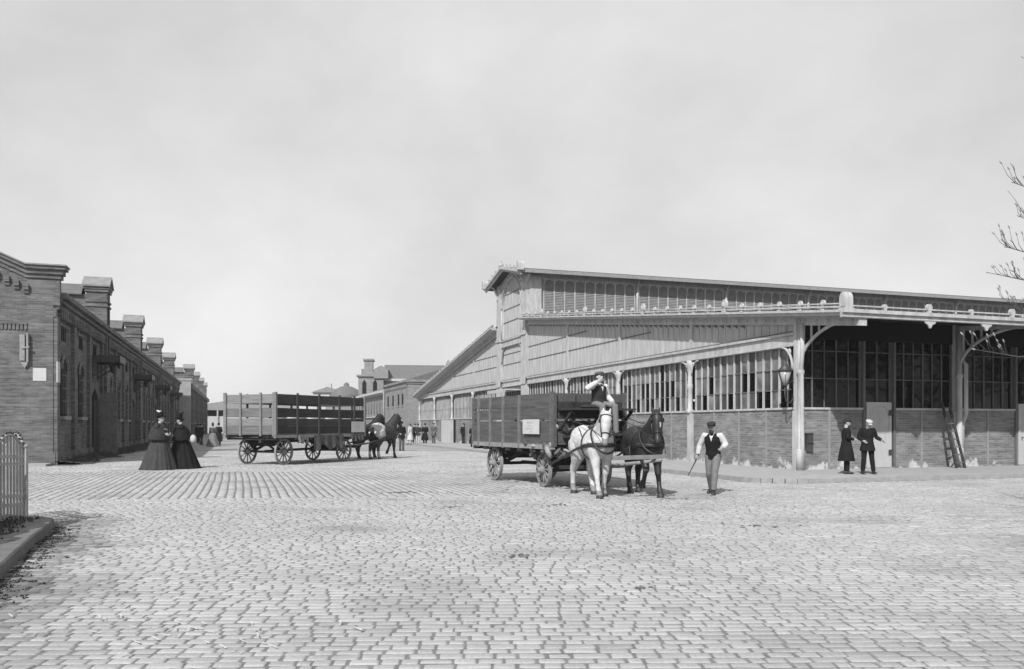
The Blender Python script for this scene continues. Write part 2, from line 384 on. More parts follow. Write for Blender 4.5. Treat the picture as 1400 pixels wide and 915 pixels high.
def make_setts(name, keep, ang, row, ln, seed, xr, yr, lod, gap_row=0.012, gap_len=0.012, wob=0.03):
    rng = np.random.default_rng(seed)
    ca, sa = math.cos(ang), math.sin(ang)
    corners = np.array([(x, y) for x in xr for y in yr])
    lx = corners[:, 0] * ca + corners[:, 1] * sa; ly = -corners[:, 0] * sa + corners[:, 1] * ca
    CX = []; CY = []; LX = []; LY = []
    y = ly.min(); 
    while y < ly.max():
        rw = row * (1 + rng.normal(0, 0.06))
        n = int((lx.max() - lx.min()) / ln * 1.25) + 4
        L = ln * (1 + rng.normal(0, 0.2, n)).clip(0.55, 1.6)
        e = lx.min() - rng.random() * ln + np.cumsum(L)
        CX.append(e - L / 2); CY.append(np.full(n, y + rw / 2)); LX.append(L / 2); LY.append(np.full(n, rw / 2))
        y += rw
    cx = np.concatenate(CX); cy = np.concatenate(CY); hx = np.concatenate(LX); hy = np.concatenate(LY)
    cyw = cy + wob * np.sin(cx * 0.55 + seed) + wob * 0.6 * np.sin(cx * 1.37 + cy * 0.4)
    wx = cx * ca - cyw * sa; wy = cx * sa + cyw * ca
    k = keep(wx, wy)
    cx, cyw, hx, hy, wx, wy = [a[k] for a in (cx, cyw, hx, hy, wx, wy)]
    n = len(cx)
    cy0 = cyw
    # ring template: superellipse, 8 or 12 points
    m = 12 if lod == 0 else 8
    t = (np.arange(m) + 0.5) * 2 * math.pi / m
    ex = np.sign(np.cos(t)) * np.abs(np.cos(t)) ** 0.2; ey = np.sign(np.sin(t)) * np.abs(np.sin(t)) ** 0.2
    rings = [(1.0, -0.03), (0.985, -0.007), (0.93, 0.001), (0.70, 0.0045)] if lod == 0 else [(1.0, -0.03), (0.97, -0.004), (0.80, 0.004)]
    zo = rng.normal(0, 0.0018, n); tx = rng.normal(0, 0.018, n); ty = rng.normal(0, 0.03, n)
    hx2 = np.maximum(hx - gap_len - np.abs(rng.normal(0, 0.005, n)), 0.03); hy2 = np.maximum(hy - gap_row - np.abs(rng.normal(0, 0.004, n)), 0.03)
    sk = rng.normal(0, 0.04, n)
    nr = len(rings); P = np.zeros((n, nr * m, 3))
    irr = 1 + rng.normal(0, 0.014, (n, m))
    for i, (sc, z) in enumerate(rings):
        a = ex[None, :] * hx2[:, None] * sc * irr; b = ey[None, :] * hy2[:, None] * sc * irr
        a = a + b * sk[:, None]
        X = cx[:, None] + a; Y = cy0[:, None] + b
        P[:, i * m:(i + 1) * m, 0] = X * ca - Y * sa; P[:, i * m:(i + 1) * m, 1] = X * sa + Y * ca
        P[:, i * m:(i + 1) * m, 2] = z + (zo[:, None] + a * tx[:, None] + b * ty[:, None] if i else 0)
    quads = []
    for i in range(nr - 1):
        for j in range(m):
            j2 = (j + 1) % m
            quads.append((i * m + j, i * m + j2, (i + 1) * m + j2, (i + 1) * m + j))
    quads = np.array(quads); off = (np.arange(n) * nr * m)
    Q = (quads[None] + off[:, None, None]).reshape(-1, 4)
    cap = (np.arange((nr - 1) * m, nr * m)[None] + off[:, None])
    nq = len(Q); nl = nq * 4 + n * m
    me = bpy.data.meshes.new(name)
    me.vertices.add(n * nr * m); me.vertices.foreach_set('co', P.reshape(-1))
    me.loops.add(nl); me.loops.foreach_set('vertex_index', np.concatenate([Q.reshape(-1), cap.reshape(-1)]).astype(np.int32))
    me.polygons.add(nq + n)
    me.polygons.foreach_set('loop_start', np.concatenate([np.arange(nq) * 4, nq * 4 + np.arange(n) * m]).astype(np.int32))
    me.polygons.foreach_set('use_smooth', np.ones(nq + n, dtype=bool))
    tone = (0.335 * (1 + rng.normal(0, 0.065, n))).clip(0.18, 0.5)
    # old soil trodden over the stones beside the fenced island
    d = np.full(n, 99.0)
    for (x0, y0), (x1, y1) in zip(KP[1:-1], KP[2:]):
        ux, uy = x1 - x0, y1 - y0; q = ((wx - x0) * ux + (wy - y0) * uy) / (ux * ux + uy * uy); q = q.clip(0, 1)
        d = np.minimum(d, np.hypot(wx - x0 - q * ux, wy - y0 - q * uy))
    dd = d + rng.normal(0, 0.2, n) + 0.25 * np.sin(wy * 2.1) 
    tone = tone * (0.30 + 0.70 * np.clip(dd / 1.15, 0, 1) ** 0.8)
    # trodden dung and dust lie in soft patches
    pt = np.sin(wx * 0.9 + 1.3 * np.sin(wy * 0.7)) * np.sin(wy * 1.3 + np.sin(wx * 0.5 + 2)) + 0.5 * np.sin(wx * 2.7 + wy * 1.9) * np.sin(wy * 3.1 - wx)
    tone = tone * (1 - 0.22 * np.clip(pt - 0.35, 0, 1))
    a = me.attributes.new('tone', 'FLOAT', 'POINT'); a.data.foreach_set('value', np.repeat(tone, nr * m).astype(np.float32))
    me.materials.append(MATS['sett_stone'])
    me.update(calc_edges=True); me.validate()
    o = bpy.data.objects.new(name, me); COL.objects.link(o)
    tag(o, kind='structure')
    return o
def in_poly(x, y, poly):
    c = np.zeros(len(x), bool)
    for (x0, y0), (x1, y1) in zip(poly, poly[1:] + poly[:1]):
        hit = ((y0 > y) != (y1 > y)) & (x < (x1 - x0) * (y - y0) / (y1 - y0 + 1e-12) + x0)
        c ^= hit
    return c
ISL = KP + [(-14, 13.5), (-14, 4.0)]
def common(x, y):
    s, t = hall_xy(x, y)
    pave = (s > -4.35) & (t > -4.45)
    # rounded outer corner
    pave &= ~((s < -2.9) & (t < -3.0) & (np.hypot(s + 2.9, t + 3.0) > 1.45))
    dx = x - LB0.x; dy = y - LB0.y
    lx = dx * VV.x + dy * VV.y; lt = dx * U.x + dy * U.y
    bld = (lx < 1.0) & (lt > -1.2)
    fr = np.abs(x) < 0.64 * y + 3.0
    return ~pave & ~bld & fr & ~in_poly(x, y, ISL)
def zoneB(x, y): return (y > 18.0 + 0.12 * (x + 8)) & (y < 28.7 + 0.05 * (x + 8)) & (x < -0.4 + 0.1 * (y - 18))
def near(x, y): return common(x, y) & ~zoneB(x, y) & (y > 3.4) & (y < 14)
def mid(x, y): return common(x, y) & ~zoneB(x, y) & (y >= 14) & (y < 29.5)
def far(x, y): return common(x, y) & ~zoneB(x, y) & (y >= 29.5) & (y < 52)
def bz(x, y): return common(x, y) & zoneB(x, y)
make_setts('cobbled_square', near, R(1.5), 0.125, 0.185, 1, (-12, 12), (3, 14.5), 0, 0.0055, 0.002)
make_setts('cobbled_square', mid, R(3), 0.125, 0.185, 2, (-22, 22), (13.5, 30), 1, 0.0055, 0.002)
make_setts('cobbled_square', far, R(3), 0.15, 0.23, 3, (-36, 26), (29, 53), 1, 0.006, 0.003)
make_setts('cobbled_street', bz, ANG + R(90), 0.20, 0.26, 4, (-20, 3), (16, 31), 1, 0.013, 0.003, 0.012)
j = MB()
j.add([(-40, 2.5, -0.004), (40, 2.5, -0.004), (40, 53, -0.004), (-40, 53, -0.004)], [(0, 1, 2, 3)])
tag(j.build('paving_bed', 'joint_sand'), kind='structure')

# pavement round the hall with kerb stones
def arc(c, r, a0, a1, n=10): return [(c[0] + r * math.cos(R(a0 + (a1 - a0) * i / n)), c[1] + r * math.sin(R(a0 + (a1 - a0) * i / n))) for i in range(n + 1)]
edge = [(-4.2, 70)] + arc((-2.9, -3.0), 1.3, 180, 270) + [(50, -4.3)]
hg = empty('pavement', (C0.x, C0.y, 0), ANG); tag(hg, kind='structure')
inner = [(50, -4.12)] + arc((-2.9, -3.0), 1.12, 270, 180) + [(-4.02, 70)]
plain('pavement_gravel', 0.33, 0.95, 0.15, 2.0, 0.14, 0.4)
m = MB()
po = [(-4.02, 70)] + arc((-2.9, -3.0), 1.12, 180, 270) + [(50, -4.12), (50, 70)]
m.add([(a, b, PV) for a, b in po], [tuple(range(len(po)))])
m.build('pavement_surface', 'pavement_gravel', hg)
k = MB()
def kerb_run(mb, p, q, w, ztop, n):
    p = V3((*p, 0)); q = V3((*q, 0))
    for i in range(n):
        a = p.lerp(q, i / n + 0.004 / max(1e-6, (q - p).length)); b = p.lerp(q, (i + 1) / n - 0.004 / max(1e-6, (q - p).length))
        dz = random.uniform(-0.006, 0.006)
        mb.beam((a.x, a.y, (ztop + dz) / 2 - 0.03), (b.x, b.y, (ztop + dz) / 2 - 0.03), w, ztop + dz + 0.06)
ce = [(-4.11, 68)] + arc((-2.9, -3.0), 1.21, 180, 270, 6) + [(48, -4.21)]
for a, b in zip(ce, ce[1:]):
    kerb_run(k, a, b, 0.17, PV + 0.015, max(1, int((V3((*a, 0)) - V3((*b, 0))).length / 1.1)))
k.build('kerb', 'kerb_stone', hg)
# ================================================================== the iron market hall
HL = 60.8; TC0, TC1 = 27.3, 33.5; LEN = 62.0; SB = 6.95
TCOL = [0, 6.83, 13.65, 20.48, 27.3, 33.5, 40.33, 47.15, 53.98, 60.8]
EAVE_T = -3.05; EZ = 5.07; RZ = 8.62; SL = (RZ - EZ) / (TC0 - EAVE_T)
def rake(t):
    if t <= TC0: return EZ + (t - EAVE_T) * SL
    if t >= TC1: return RZ - (t - TC1) * (RZ - 4.62) / (61.8 - TC1)
    return RZ
hall = empty('market_hall', (C0.x, C0.y, 0), ANG, 'long iron and brick market hall with glazed walls and raised clerestory, behind the horse wagons', 'building')
SILL = 2.15; BAND0, BAND1 = 4.30, 4.76
# -- brick base walls
m = MB()
m.box(0, 0.34, 0, HL, PV - 0.1, SILL)
w_ = m.build('brick_wall', 'brick_hall', hall)
m = MB(); m.box(0.34, 2.75, 0, 0.34, PV - 0.1, SILL); m.box(4.07, 9.75, 0, 0.34, PV - 0.1, SILL); m.box(11.1, LEN, 0, 0.34, PV - 0.1, SILL)
m.build('brick_wall', 'brick_hall', hall)
m = MB(); m.box(LEN - 0.3, LEN, 0.34, HL, 0, 6.0); m.box(0.34, LEN - 0.3, HL - 0.3, HL, 0, 4.4); m.build('rear_wall', 'brick_hall', hall)
# sills
m = MB(); m.box(-0.05, 0.3, -0.05, HL, SILL, SILL + 0.07); m.build('sill', 'paint', hall)
m = MB()
for a, b in ((0.3, 2.75), (4.07, 9.75), (11.1, LEN)): m.box(a, b, -0.05, 0.3, SILL, SILL + 0.07)
m.build('sill', 'paint', hall)
# iron strips on the brick
sm = MB(); sm.box(-0.028, 0, -0.045, 0.045, PV, SILL - 0.002); strip = sm.mesh('wall_strip', 'iron_grey')
for a, b in zip(TCOL, TCOL[1:]):
    if a == TC0: continue
    for q in (0.25, 0.5, 0.75): inst(strip, 'wall_strip', hall, (0, a + (b - a) * q, 0))
sm = MB(); sm.box(-0.045, 0.045, -0.028, 0, PV, SILL - 0.002); strip2 = sm.mesh('wall_strip', 'iron_grey')
for x in (1.3, 5.3, 8.4, 12.3, 15.6, 17.3, 19.0): inst(strip2, 'wall_strip', hall, (x, 0, 0))
# -- window bays on the gable side
PANES = ['glass_dark', 'glass_mid', 'glass_pale']
def bay_gable(t0, t1, i):
    fr = MB(); gl = MB(); hb_ = MB()
    a, b = t0 + 0.16, t1 - 0.16
    n = 14; z0, z1 = SILL + 0.07, BAND0
    zs = [z0, z0 + 0.62, z0 + 1.34, z1] if i < 3 else [z0, z0 + 0.85, z1]
    for k in range(n + 1):
        y = a + (b - a) * k / n
        ww = 0.036 if k % 2 == 0 else 0.018
        fr.box(0.07, 0.125, y - ww, y + ww, z0 + 0.001, z1 - 0.001)
    for z in zs[1:-1]: hb_.box(0.095, 0.125, a, b, z - 0.016, z + 0.016)
    rng = random.Random(i * 17 + 3)
    for k in range(n):
        y0 = a + (b - a) * k / n; y1 = a + (b - a) * (k + 1) / n
        for zi in range(len(zs) - 1):
            frac = i / 8
            p = rng.random()
            if i < 2: mi = 0 if p < (0.6, 0.5, 0.12)[zi] else (1 if p < (0.8, 0.75, 0.5)[zi] else 2)
            elif i < 5: mi = 0 if p < 0.3 else (1 if p < 0.55 else 2)
            else: mi = 1 if p < 0.4 else 2
            tl = rng.uniform(-0.012, 0.012)
            gl.add([(0.13 + tl, y0, zs[zi]), (0.13 - tl, y1, zs[zi]), (0.13 - tl, y1, zs[zi + 1]), (0.13 + tl, y0, zs[zi + 1])], [(0, 3, 2, 1)], mi)
    f = fr.build('window', 'paint', hall); gl.build('glass', PANES, f); hb_.build('glazing_bars', 'bar_dark', f)
k = 0
for a, b in zip(TCOL, TCOL[1:]):
    if a == TC0: continue
    bay_gable(a, b, k); k += 1
# middle bay entrance under the clerestory gable
m = MB(); m.box(0.05, 0.12, TC0 + 0.5, TC1 - 0.5, PV, BAND0 - 0.05)
for q in range(9):
    y = TC0 + 1.5 + q * (TC1 - TC0 - 3.0) / 8; m.box(0.0, 0.05, y - 0.03, y + 0.03, PV, 3.9)
e = m.build('entrance_gate', 'siding', hall)
m = MB(); m.box(0.02, 0.049, TC0 + 1.3, TC1 - 1.3, 3.2, 4.1); m.build('transom', 'glass_dark', e)
m = MB(); m.box(-1.3, 0.0, TC0 + 1.0, TC1 - 1.2, 3.95, 4.03); m.box(-1.3, -1.25, TC0 + 1.0, TC1 - 1.2, 3.80, 3.95); m.build('awning', 'paint', hall)
# side door in the far bay, standing open
m = MB(); m.box(-0.03, 0.0, 46.2, 47.6, PV, 2.12); d = m.build('door', 'dark_gap', hall)
m = MB(); m.box(-0.95, -0.04, 47.55, 47.60, PV, 2.1); m.build('leaf', 'door_paint', d)
m = MB(); m.box(-0.06, -0.031, 46.9, 47.55, PV, 2.1); m.build('leaf', 'door_paint', d)
# band beam
m = MB(); m.box(-0.08, 0.3, 0.0, HL, BAND0, BAND1); m.box(-0.16, -0.081, 0.0, HL, BAND1 - 0.09, BAND1 - 0.003); m.box(-0.13, -0.081, 0.0, HL, BAND0 + 0.003, BAND0 + 0.08)
m.build('tie_beam', 'paint', hall)
m = MB(); m.box(-0.085, 0.0, 0.2, HL - .2, BAND1 + 0.001, BAND1 + 0.05); m.build('shadow_strip', 'seam', hall)  # dark strip painted as the shadow line above the tie beam
m = MB(); m.box(-0.22, 0.88, TC0 - 0.10, TC0 + 0.1, 8.3, 11.4); m.box(-0.28, 0.94, TC0 - 0.15, TC0 - 0.101, 8.9, 9.05); m.build('corner_pier', 'paint', hall)
# -- columns of the gable side
def column(z1, cap=True, plinth=True):
    c = MB()
    c.box(-0.16, 0.02, -0.13, 0.13, PV, 2.10)
    c.lathe([(0.13, 2.10), (0.16, 2.16), (0.16, 2.24), (0.10, 2.30), (0.10, 3.1), (0.12, 3.14), (0.12, 3.3), (0.095, 3.34), (0.09, 4.0), (0.14, 4.1), (0.15, z1)], (-0.09, 0, 0), 12)
    return c
cm_ = column(4.30)
# little brackets either side of the head
for sgn in (-1, 1):
    pts = [(-0.09, sgn * (0.12 + 0.55 * (1 - math.cos(a))), 3.72 + 0.55 * math.sin(a)) for a in [i * math.pi / 2 / 6 for i in range(7)]]
    cm_.loft(pts, 0.035, 6)
    cm_.loft([(-0.09, sgn * 0.12, 3.75), (-0.09, sgn * 0.12, 4.28)], 0.03, 6)
    cm_.ell((-0.09, sgn * 0.26, 4.14), (0.04, 0.09, 0.09), 0, 8, 6)
colmesh = cm_.mesh('column', 'paint')
for t in TCOL[1:]:
    if t in (TC0, TC1): continue
    inst(colmesh, 'column', hall, (0, t, 0))
# -- siding panels above the band with battens, seams and a scalloped head
def siding(t0, t1):
    m = MB(); r0, r1 = rake(t0) - 0.42, rake(t1) - 0.42
    m.prism([(t0, BAND1), (t1, BAND1), (t1, max(r1, BAND1 + .03)), (t0, max(r0, BAND1 + .03))], -0.0, 0.2, 'x')
    n = max(2, int((t1 - t0) / 0.43))
    for i in range(n):
        t = t0 + 0.12 + (t1 - t0 - 0.24) * i / (n - 1)
        top = rake(t) - 0.43
        if top - BAND1 < 0.15: continue
        m.box(-0.028, 0, t - 0.022, t + 0.022, BAND1 + 0.05, top)
    p = m.build('siding', 'siding', hall)
    s = MB(); any_ = False
    for i in range(n - 1):
        t = t0 + 0.12 + (t1 - t0 - 0.24) * (i + 0.5) / (n - 1); top = rake(t) - 0.43
        if top - BAND1 < 0.6: continue
        # scallop: shade of a slanting notch painted as a flat dark patch on each board
        s.add([(-0.006, t - 0.17, top - 0.01), (-0.006, t + 0.17, top - 0.01), (-0.006, t + 0.12, top - 0.06), (-0.006, t + 0.0, top - 0.08), (-0.006, t - 0.14, top - 0.17)], [(0, 1, 2, 3, 4)]); any_ = True
    for z in (5.88, 6.73):
        ts = [t for t in (t0 + (t1 - t0) * q / 60 for q in range(61)) if rake(t) - 0.75 > z]
        if len(ts) > 5: s.box(-0.032, -0.001, ts[0] + 0.1, ts[-1] - 0.1, z - 0.022, z + 0.022); any_ = True
    if any_: s.build('board_joint', 'seam', p)  # holds the painted notch shade together with the board joints
    q = MB(); tt = t0 if t0 < 30 else t1
    return p
for a, b in zip(TCOL, TCOL[1:]):
    if a == TC0: continue
    siding(a, b)
pm_ = None
for t in TCOL[1:-1]:
    if t in (TC0, TC1): continue
    m = MB(); m.box(-0.06, 0, t - 0.11, t + 0.11, BAND1 + 0.05, rake(t) - 0.43); m.box(-0.09, 0, t - 0.14, t + 0.14, rake(t) - 0.75, rake(t) - 0.6); m.build('post', 'paint', hall)
# -- raking cornices
def cornice(t0, t1):
    z0, z1 = rake(t0), rake(t1)
    m = MB()
    def lay(x0, x1, lo, hi): m.prism([(t0, z0 + lo), (t1, z1 + lo), (t1, z1 + hi), (t0, z0 + hi)], x0, x1, 'x')
    lay(-0.10, 0.2, -0.43, -0.14)
    lay(-0.22, -0.101, -0.19, -0.14)
    lay(-0.62, 0.2, -0.139, -0.05)
    lay(-0.70, 0.2, -0.049, 0.03)
    lay(-0.58, -0.45, 0.10, 0.15); lay(-0.58, -0.45, 0.20, 0.24)
    c = m.build('raking_cornice', 'paint', hall)
    b = MB(); n = int(abs(t1 - t0) / 0.55)
    for i in range(n):
        t = t0 + (t1 - t0) * (i + .5) / n; z = z0 + (z1 - z0) * (i + .5) / n
        b.ell((-0.105, t, z - 0.29), (0.03, 0.045, 0.045), 0, 8, 4)
    b.build('boss', 'paint', c)
    return c
cR = cornice(EAVE_T, TC0 - 0.0); cL = cornice(TC1, 61.8)
m = MB()
fp = [(0.11, 0.0), (0.13, 0.06), (0.07, 0.09), (0.08, 0.14), (0.12, 0.22), (0.125, 0.30), (0.09, 0.38), (0.04, 0.42)]
poly = [(y, z) for y, z in fp] + [(-y, z) for y, z in fp[::-1]]
m.prism(poly, -0.05, 0.05, 'x'); m.ell((-0.05, 0, 0.25), (0.05, 0.07, 0.09), 0, 8, 6)
fin = m.mesh('finial', 'paint')
t = EAVE_T + 1.1; i = 0
while t < TC0 - 0.2:
    s = 1.15 if i % 6 == 5 else 0.78
    inst(fin, 'finial', hall, (-0.52, t, rake(t) + 0.02), scale=(s, s, s)); t += 1.105; i += 1
t = TC1 + 1.1
while t < 61.6:
    inst(fin, 'finial', hall, (-0.52, t, rake(t) + 0.02), scale=(.8, .8, .8)); t += 1.105
# big corner antefix
m = MB()
arcp = [(0.34 * math.cos(a), 0.42 + 0.34 * math.sin(a)) for a in [math.pi * i / 12 for i in range(13)]]
m.prism([(-0.36, 0.0), (0.36, 0.0)] + arcp, -0.36, 0.30, 'x'); m.prism([(-0.42, -0.06), (0.42, -0.06), (0.42, 0.06), (-0.42, 0.06)], -0.42, 0.36, 'x')
m.prism([(0.8 * y, 0.1 + 0.8 * z) for y, z in [(-0.3, 0.05), (0.3, 0.05)] + arcp], -0.40, -0.36, 'x')
inst(m.mesh('corner_antefix', 'paint'), 'corner_antefix', hall, (-0.46, EAVE_T + 0.12, EZ + 0.04), scale=(0.42, 0.42, 0.72))
# -- roofs
def slab(name, t0, z0, t1, z1, x0, x1, th, mat):
    m = MB(); m.prism([(t0, z0), (t1, z1), (t1, z1 + th), (t0, z0 + th)], x0, x1, 'x'); return m.build(name, mat, hall)
slab('roof', EAVE_T + 0.15, rake(EAVE_T + .15) + 0.032, TC0 + 0.2, rake(TC0) + 0.052, -0.30, LEN + 0.5, 0.06, 'hall_roof')
slab('roof', 61.6, rake(61.6) + 0.032, TC1 - 0.2, RZ + 0.052, -0.30, LEN + 0.5, 0.06, 'hall_roof')
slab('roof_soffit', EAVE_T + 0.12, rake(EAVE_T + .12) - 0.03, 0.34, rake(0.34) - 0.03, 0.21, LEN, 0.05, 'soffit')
# rafters under the projecting eave
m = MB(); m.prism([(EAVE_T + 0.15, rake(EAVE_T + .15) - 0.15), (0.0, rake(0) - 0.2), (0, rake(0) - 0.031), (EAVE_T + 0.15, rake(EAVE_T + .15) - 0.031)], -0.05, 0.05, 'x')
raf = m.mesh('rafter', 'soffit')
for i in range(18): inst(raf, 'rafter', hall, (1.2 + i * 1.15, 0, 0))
# -- front eave: gutter, fascia, finials, pendants
m = MB(); ey = EAVE_T
m.box(-0.70, LEN, ey - 0.02, ey + 0.12, EZ - 0.19, EZ - 0.02)
m.box(-0.74, LEN, ey - 0.10, ey - 0.021, EZ - 0.06, EZ + 0.05)
m.box(-0.72, LEN, ey - 0.07, ey - 0.021, EZ - 0.19, EZ - 0.15)
eg = m.build('eave_gutter', 'paint', hall)
m = MB()
m.prism([(-0.25, -0.18), (-0.19, -0.27), (-0.08, -0.32), (-0.03, -0.42), (0.03, -0.42), (0.08, -0.32), (0.19, -0.27), (0.25, -0.18)], -0.03, 0.02, 'y')
pend = m.mesh('eave_pendant', 'paint')
m = MB(); m.prism([(y, z) for y, z in fp] + [(-y, z) for y, z in fp[::-1]], -0.05, 0.05, 'y'); fin2 = m.mesh('finial', 'paint')
m = MB()
for i in range(40): pass
m.box(-0.4, LEN, ey + 0.1, ey + 0.16, EZ + 0.16, EZ + 0.20); m.build('snow_rail', 'paint', hall)
for i in range(11):
    s = 0.85 if i % 2 == 1 else 0.62
    inst(fin2, 'finial', hall, (0.95 + i * 1.15 * 1.5, ey + 0.1, EZ + 0.03), scale=(s, 1, s * 0.9))
for i in range(6): inst(pend, 'eave_pendant', hall, (2.6 + i * 2.3 + (0.0), ey - 0.02, EZ))
# -- front glazing
zt = 4.55
def front_glass(x0, x1, n, z0, thick_ends=True):
    fr = MB(); g_ = MB()
    for k in range(n + 1):
        x = x0 + (x1 - x0) * k / n; ww = 0.024 if k % 2 else 0.014
        if k in (0, n): ww = 0.035
        fr.box(x - ww, x + ww, 0.08, 0.14, z0, zt)
    for z in (3.22, 4.16): 
        if z > z0 + 0.1: fr.box(x0, x1, 0.05, 0.10, z - 0.014, z + 0.014)
    rng = random.Random(int(x0 * 10))
    zs = [z0] + [z for z in (3.22, 4.16) if z > z0 + .1] + [zt]
    for k in range(n):
        a = x0 + (x1 - x0) * k / n; b = x0 + (x1 - x0) * (k + 1) / n
        for za, zb in zip(zs, zs[1:]):
            tl = rng.uniform(-0.008, 0.008); tv = rng.uniform(-0.01, 0.01)
            g_.add([(a, 0.12 + tl, za), (b, 0.12 - tl, za), (b, 0.12 - tl + tv, zb), (a, 0.12 + tl + tv, zb)], [(0, 1, 2, 3)], 0)
    f = fr.build('window', 'bar_dark', hall); g_.build('glass', 'glass_dark', f)
front_glass(0.18, 2.68, 5, SILL + 0.07); front_glass(2.84, 3.98, 2, 2.42); front_glass(4.16, 6.75, 6, SILL + 0.07)
front_glass(6.95, 9.68, 6, SILL + 0.07); front_glass(9.86, 11.0, 2, 2.42); front_glass(11.16, 13.75, 6, SILL + 0.07); front_glass(13.95, 20.8, 14, SILL + 0.07)
m = MB(); m.box(0, LEN, 0.16, 0.3, SILL + .07, zt); m.box(0.2, LEN, -0.02, 0.15, zt + 0.001, 5.28); m.build('shade_backing', 'dark_gap', hall)  # near-black boards paint the shade behind the glass and under the eave
# door posts
m = MB(); m.box(-0.045, 0.045, -0.06, 0.15, PV, zt); dp = m.mesh('door_post', 'bar_dark')
for x in (2.75, 4.07, 9.76, 11.08): inst(dp, 'door_post', hall, (x, 0, 0))
# doors on the front
def front_door(x0, x1):
    m = MB(); z1 = 2.42
    m.box(x0 + 0.07, x1 - 0.07, 0.0, 0.05, PV + 0.04, z1)
    m.box(x0 + 0.07, x1 - 0.07, -0.03, 0, PV + 0.04, PV + 0.22); m.box(x0 + 0.07, x0 + 0.17, -0.03, 0, PV + .22, z1); m.box(x1 - 0.17, x1 - 0.07, -0.03, 0, PV + .22, z1)
    c = 0.22
    m.add([(x0 + 0.17, -0.03, z1), (x0 + 0.17, -0.03, z1 - 0.14 - c), (x0 + 0.17 + c, -0.03, z1 - 0.14), (x1 - 0.17 - c, -0.03, z1 - 0.14), (x1 - 0.17, -0.03, z1 - 0.14 - c), (x1 - 0.17, -0.03, z1),
           (x0 + .17 , -0.001, z1 - 0.14 - c), (x0 + 0.17 + c, -0.001, z1 - 0.14), (x1 - 0.17 - c, -0.001, z1 - 0.14), (x1 - .17, -0.001, z1 - 0.14 - c)],
          [(0, 1, 2, 3, 4, 5), (1, 6, 7, 2), (2, 7, 8, 3), (3, 8, 9, 4)])
    n = 9
    for i in range(1, n):
        x = x0 + 0.17 + (x1 - x0 - 0.34) * i / n; m.box(x - 0.006, x + 0.006, -0.008, 0, PV + 0.22, z1 - 0.16)
    d = m.build('door', 'door_paint', hall)
    h = MB(); h.ell((x0 + 0.22, -0.07, 1.15), (0.03, 0.04, 0.03), 0, 8, 6); h.box(x1 - 0.2, x1 - 0.05, -0.045, -0.031, 0.55, 0.75); h.box(x1 - 0.2, x1 - 0.05, -0.045, -0.031, 1.95, 2.15)
    h.build('handle', 'iron_dark', d)
    s = MB(); s.box(x0 + .02, x1 - .02, -0.12, 0.05, PV, PV + 0.04); s.build('threshold', 'stone_trim', d)
front_door(2.80, 4.02); front_door(9.82, 11.02)
# -- front columns with curved eave brackets
def big_column():
    m = MB()
    m.box(-0.20, 0.0, -0.17, 0.0, PV, 2.1)
    m.lathe([(0.15, 0), (0.15, 0.66), (0.12, 0.70), (0.105, 0.72), (0.10, 3.2), (0.13, 3.24), (0.13, 3.34), (0.10, 3.38), (0.10, 5.1)], (-0.05, -0.24, PV), 12)
    m.box(-0.13, 0.03, -0.13, 0.02, 2.1, 5.25)
    return m
big = big_column().mesh('column', 'paint')
brk = MB()
z0, z1b = 3.55, rake(EAVE_T + 0.35) - 0.2
pts = []
for i in range(13):
    a = i / 12 * math.pi / 2
    pts.append((-0.05, -0.22 - 2.5 * (1 - math.cos(a)), z0 + (z1b - z0) * math.sin(a)))
brk.loft(pts, [(0.045, 0.06)] * 13, 8, lat=(1, 0, 0))
for i, yy in enumerate((-0.42, -0.80, -1.18, -1.6, -2.0)):
    a = math.acos(max(-1, 1 - (-(yy + 0.22)) / 2.5)); zb = z0 + (z1b - z0) * math.sin(a); zt_ = rake(yy) - 0.22
    if zt_ - zb > 0.05:
        brk.beam((-0.05, yy, zb), (-0.05, yy, zt_), 0.05, 0.05)
        if zt_ - zb > 0.3:
            brk.loft([(-0.05, yy + 0.19 + 0.15 * math.cos(q), zt_ - 0.16 + 0.13 * math.sin(q)) for q in [math.pi * r / 8 for r in range(9)]], 0.022, 6)
brk.prism([(-2.8, rake(-2.8) - 0.28), (-0.1, rake(-0.1) - 0.36), (-0.1, rake(-0.1) - 0.20), (-2.8, rake(-2.8) - 0.16)], -0.09, -0.01, 'x')
brm = brk.mesh('eave_bracket', 'paint')
for x in (0.0, 6.85, 13.85, 20.8):
    c = inst(big, 'column', hall, (x, 0, 0)); inst(brm, 'eave_bracket', hall, (x, 0, 0))
# side brackets at the corner post toward the gable bay
m = MB()
for i in range(9): pass
m.loft([(-0.09, 0.12 + 0.62 * (1 - math.cos(a)), 3.5 + 0.8 * math.sin(a)) for a in [i * math.pi / 2 / 8 for i in range(9)]], 0.045, 8)
m.ell((-0.09, 0.3, 4.12), (0.04, 0.1, 0.12), 0, 8, 6)
m.build('corner_bracket', 'paint', hall)
m = MB(); m.loft([(-0.12, -0.42, 5.0), (-0.12, -0.42, 4.0), (-0.12, -0.40, 3.75), (-0.08, -0.30, 3.55), (-0.05, -0.30, 3.3), (-0.05, -0.34, 0.9), (-0.05, -0.34, 0.15)], 0.07, 10)
m.build('downpipe', 'paint', hall)
m = MB(); m.loft([(6.98, -0.18, 4.0), (6.98, -0.36, 3.8), (6.98, -0.36, 2.0), (7.0, -0.2, 1.7), (7.0, -0.14, 0.15)], 0.075, 10)
m.build('downpipe', 'paint', hall)
m = MB(); m.box(0.16, 0.42, -0.30, -0.01, 0.98, 1.32); m.box(0.19, 0.39, -0.34, -0.30, 1.02, 1.28); m.box(0.14, 0.44, -0.32, 0, 1.32, 1.35)
m.build('meter_box', 'iron_dark', hall)
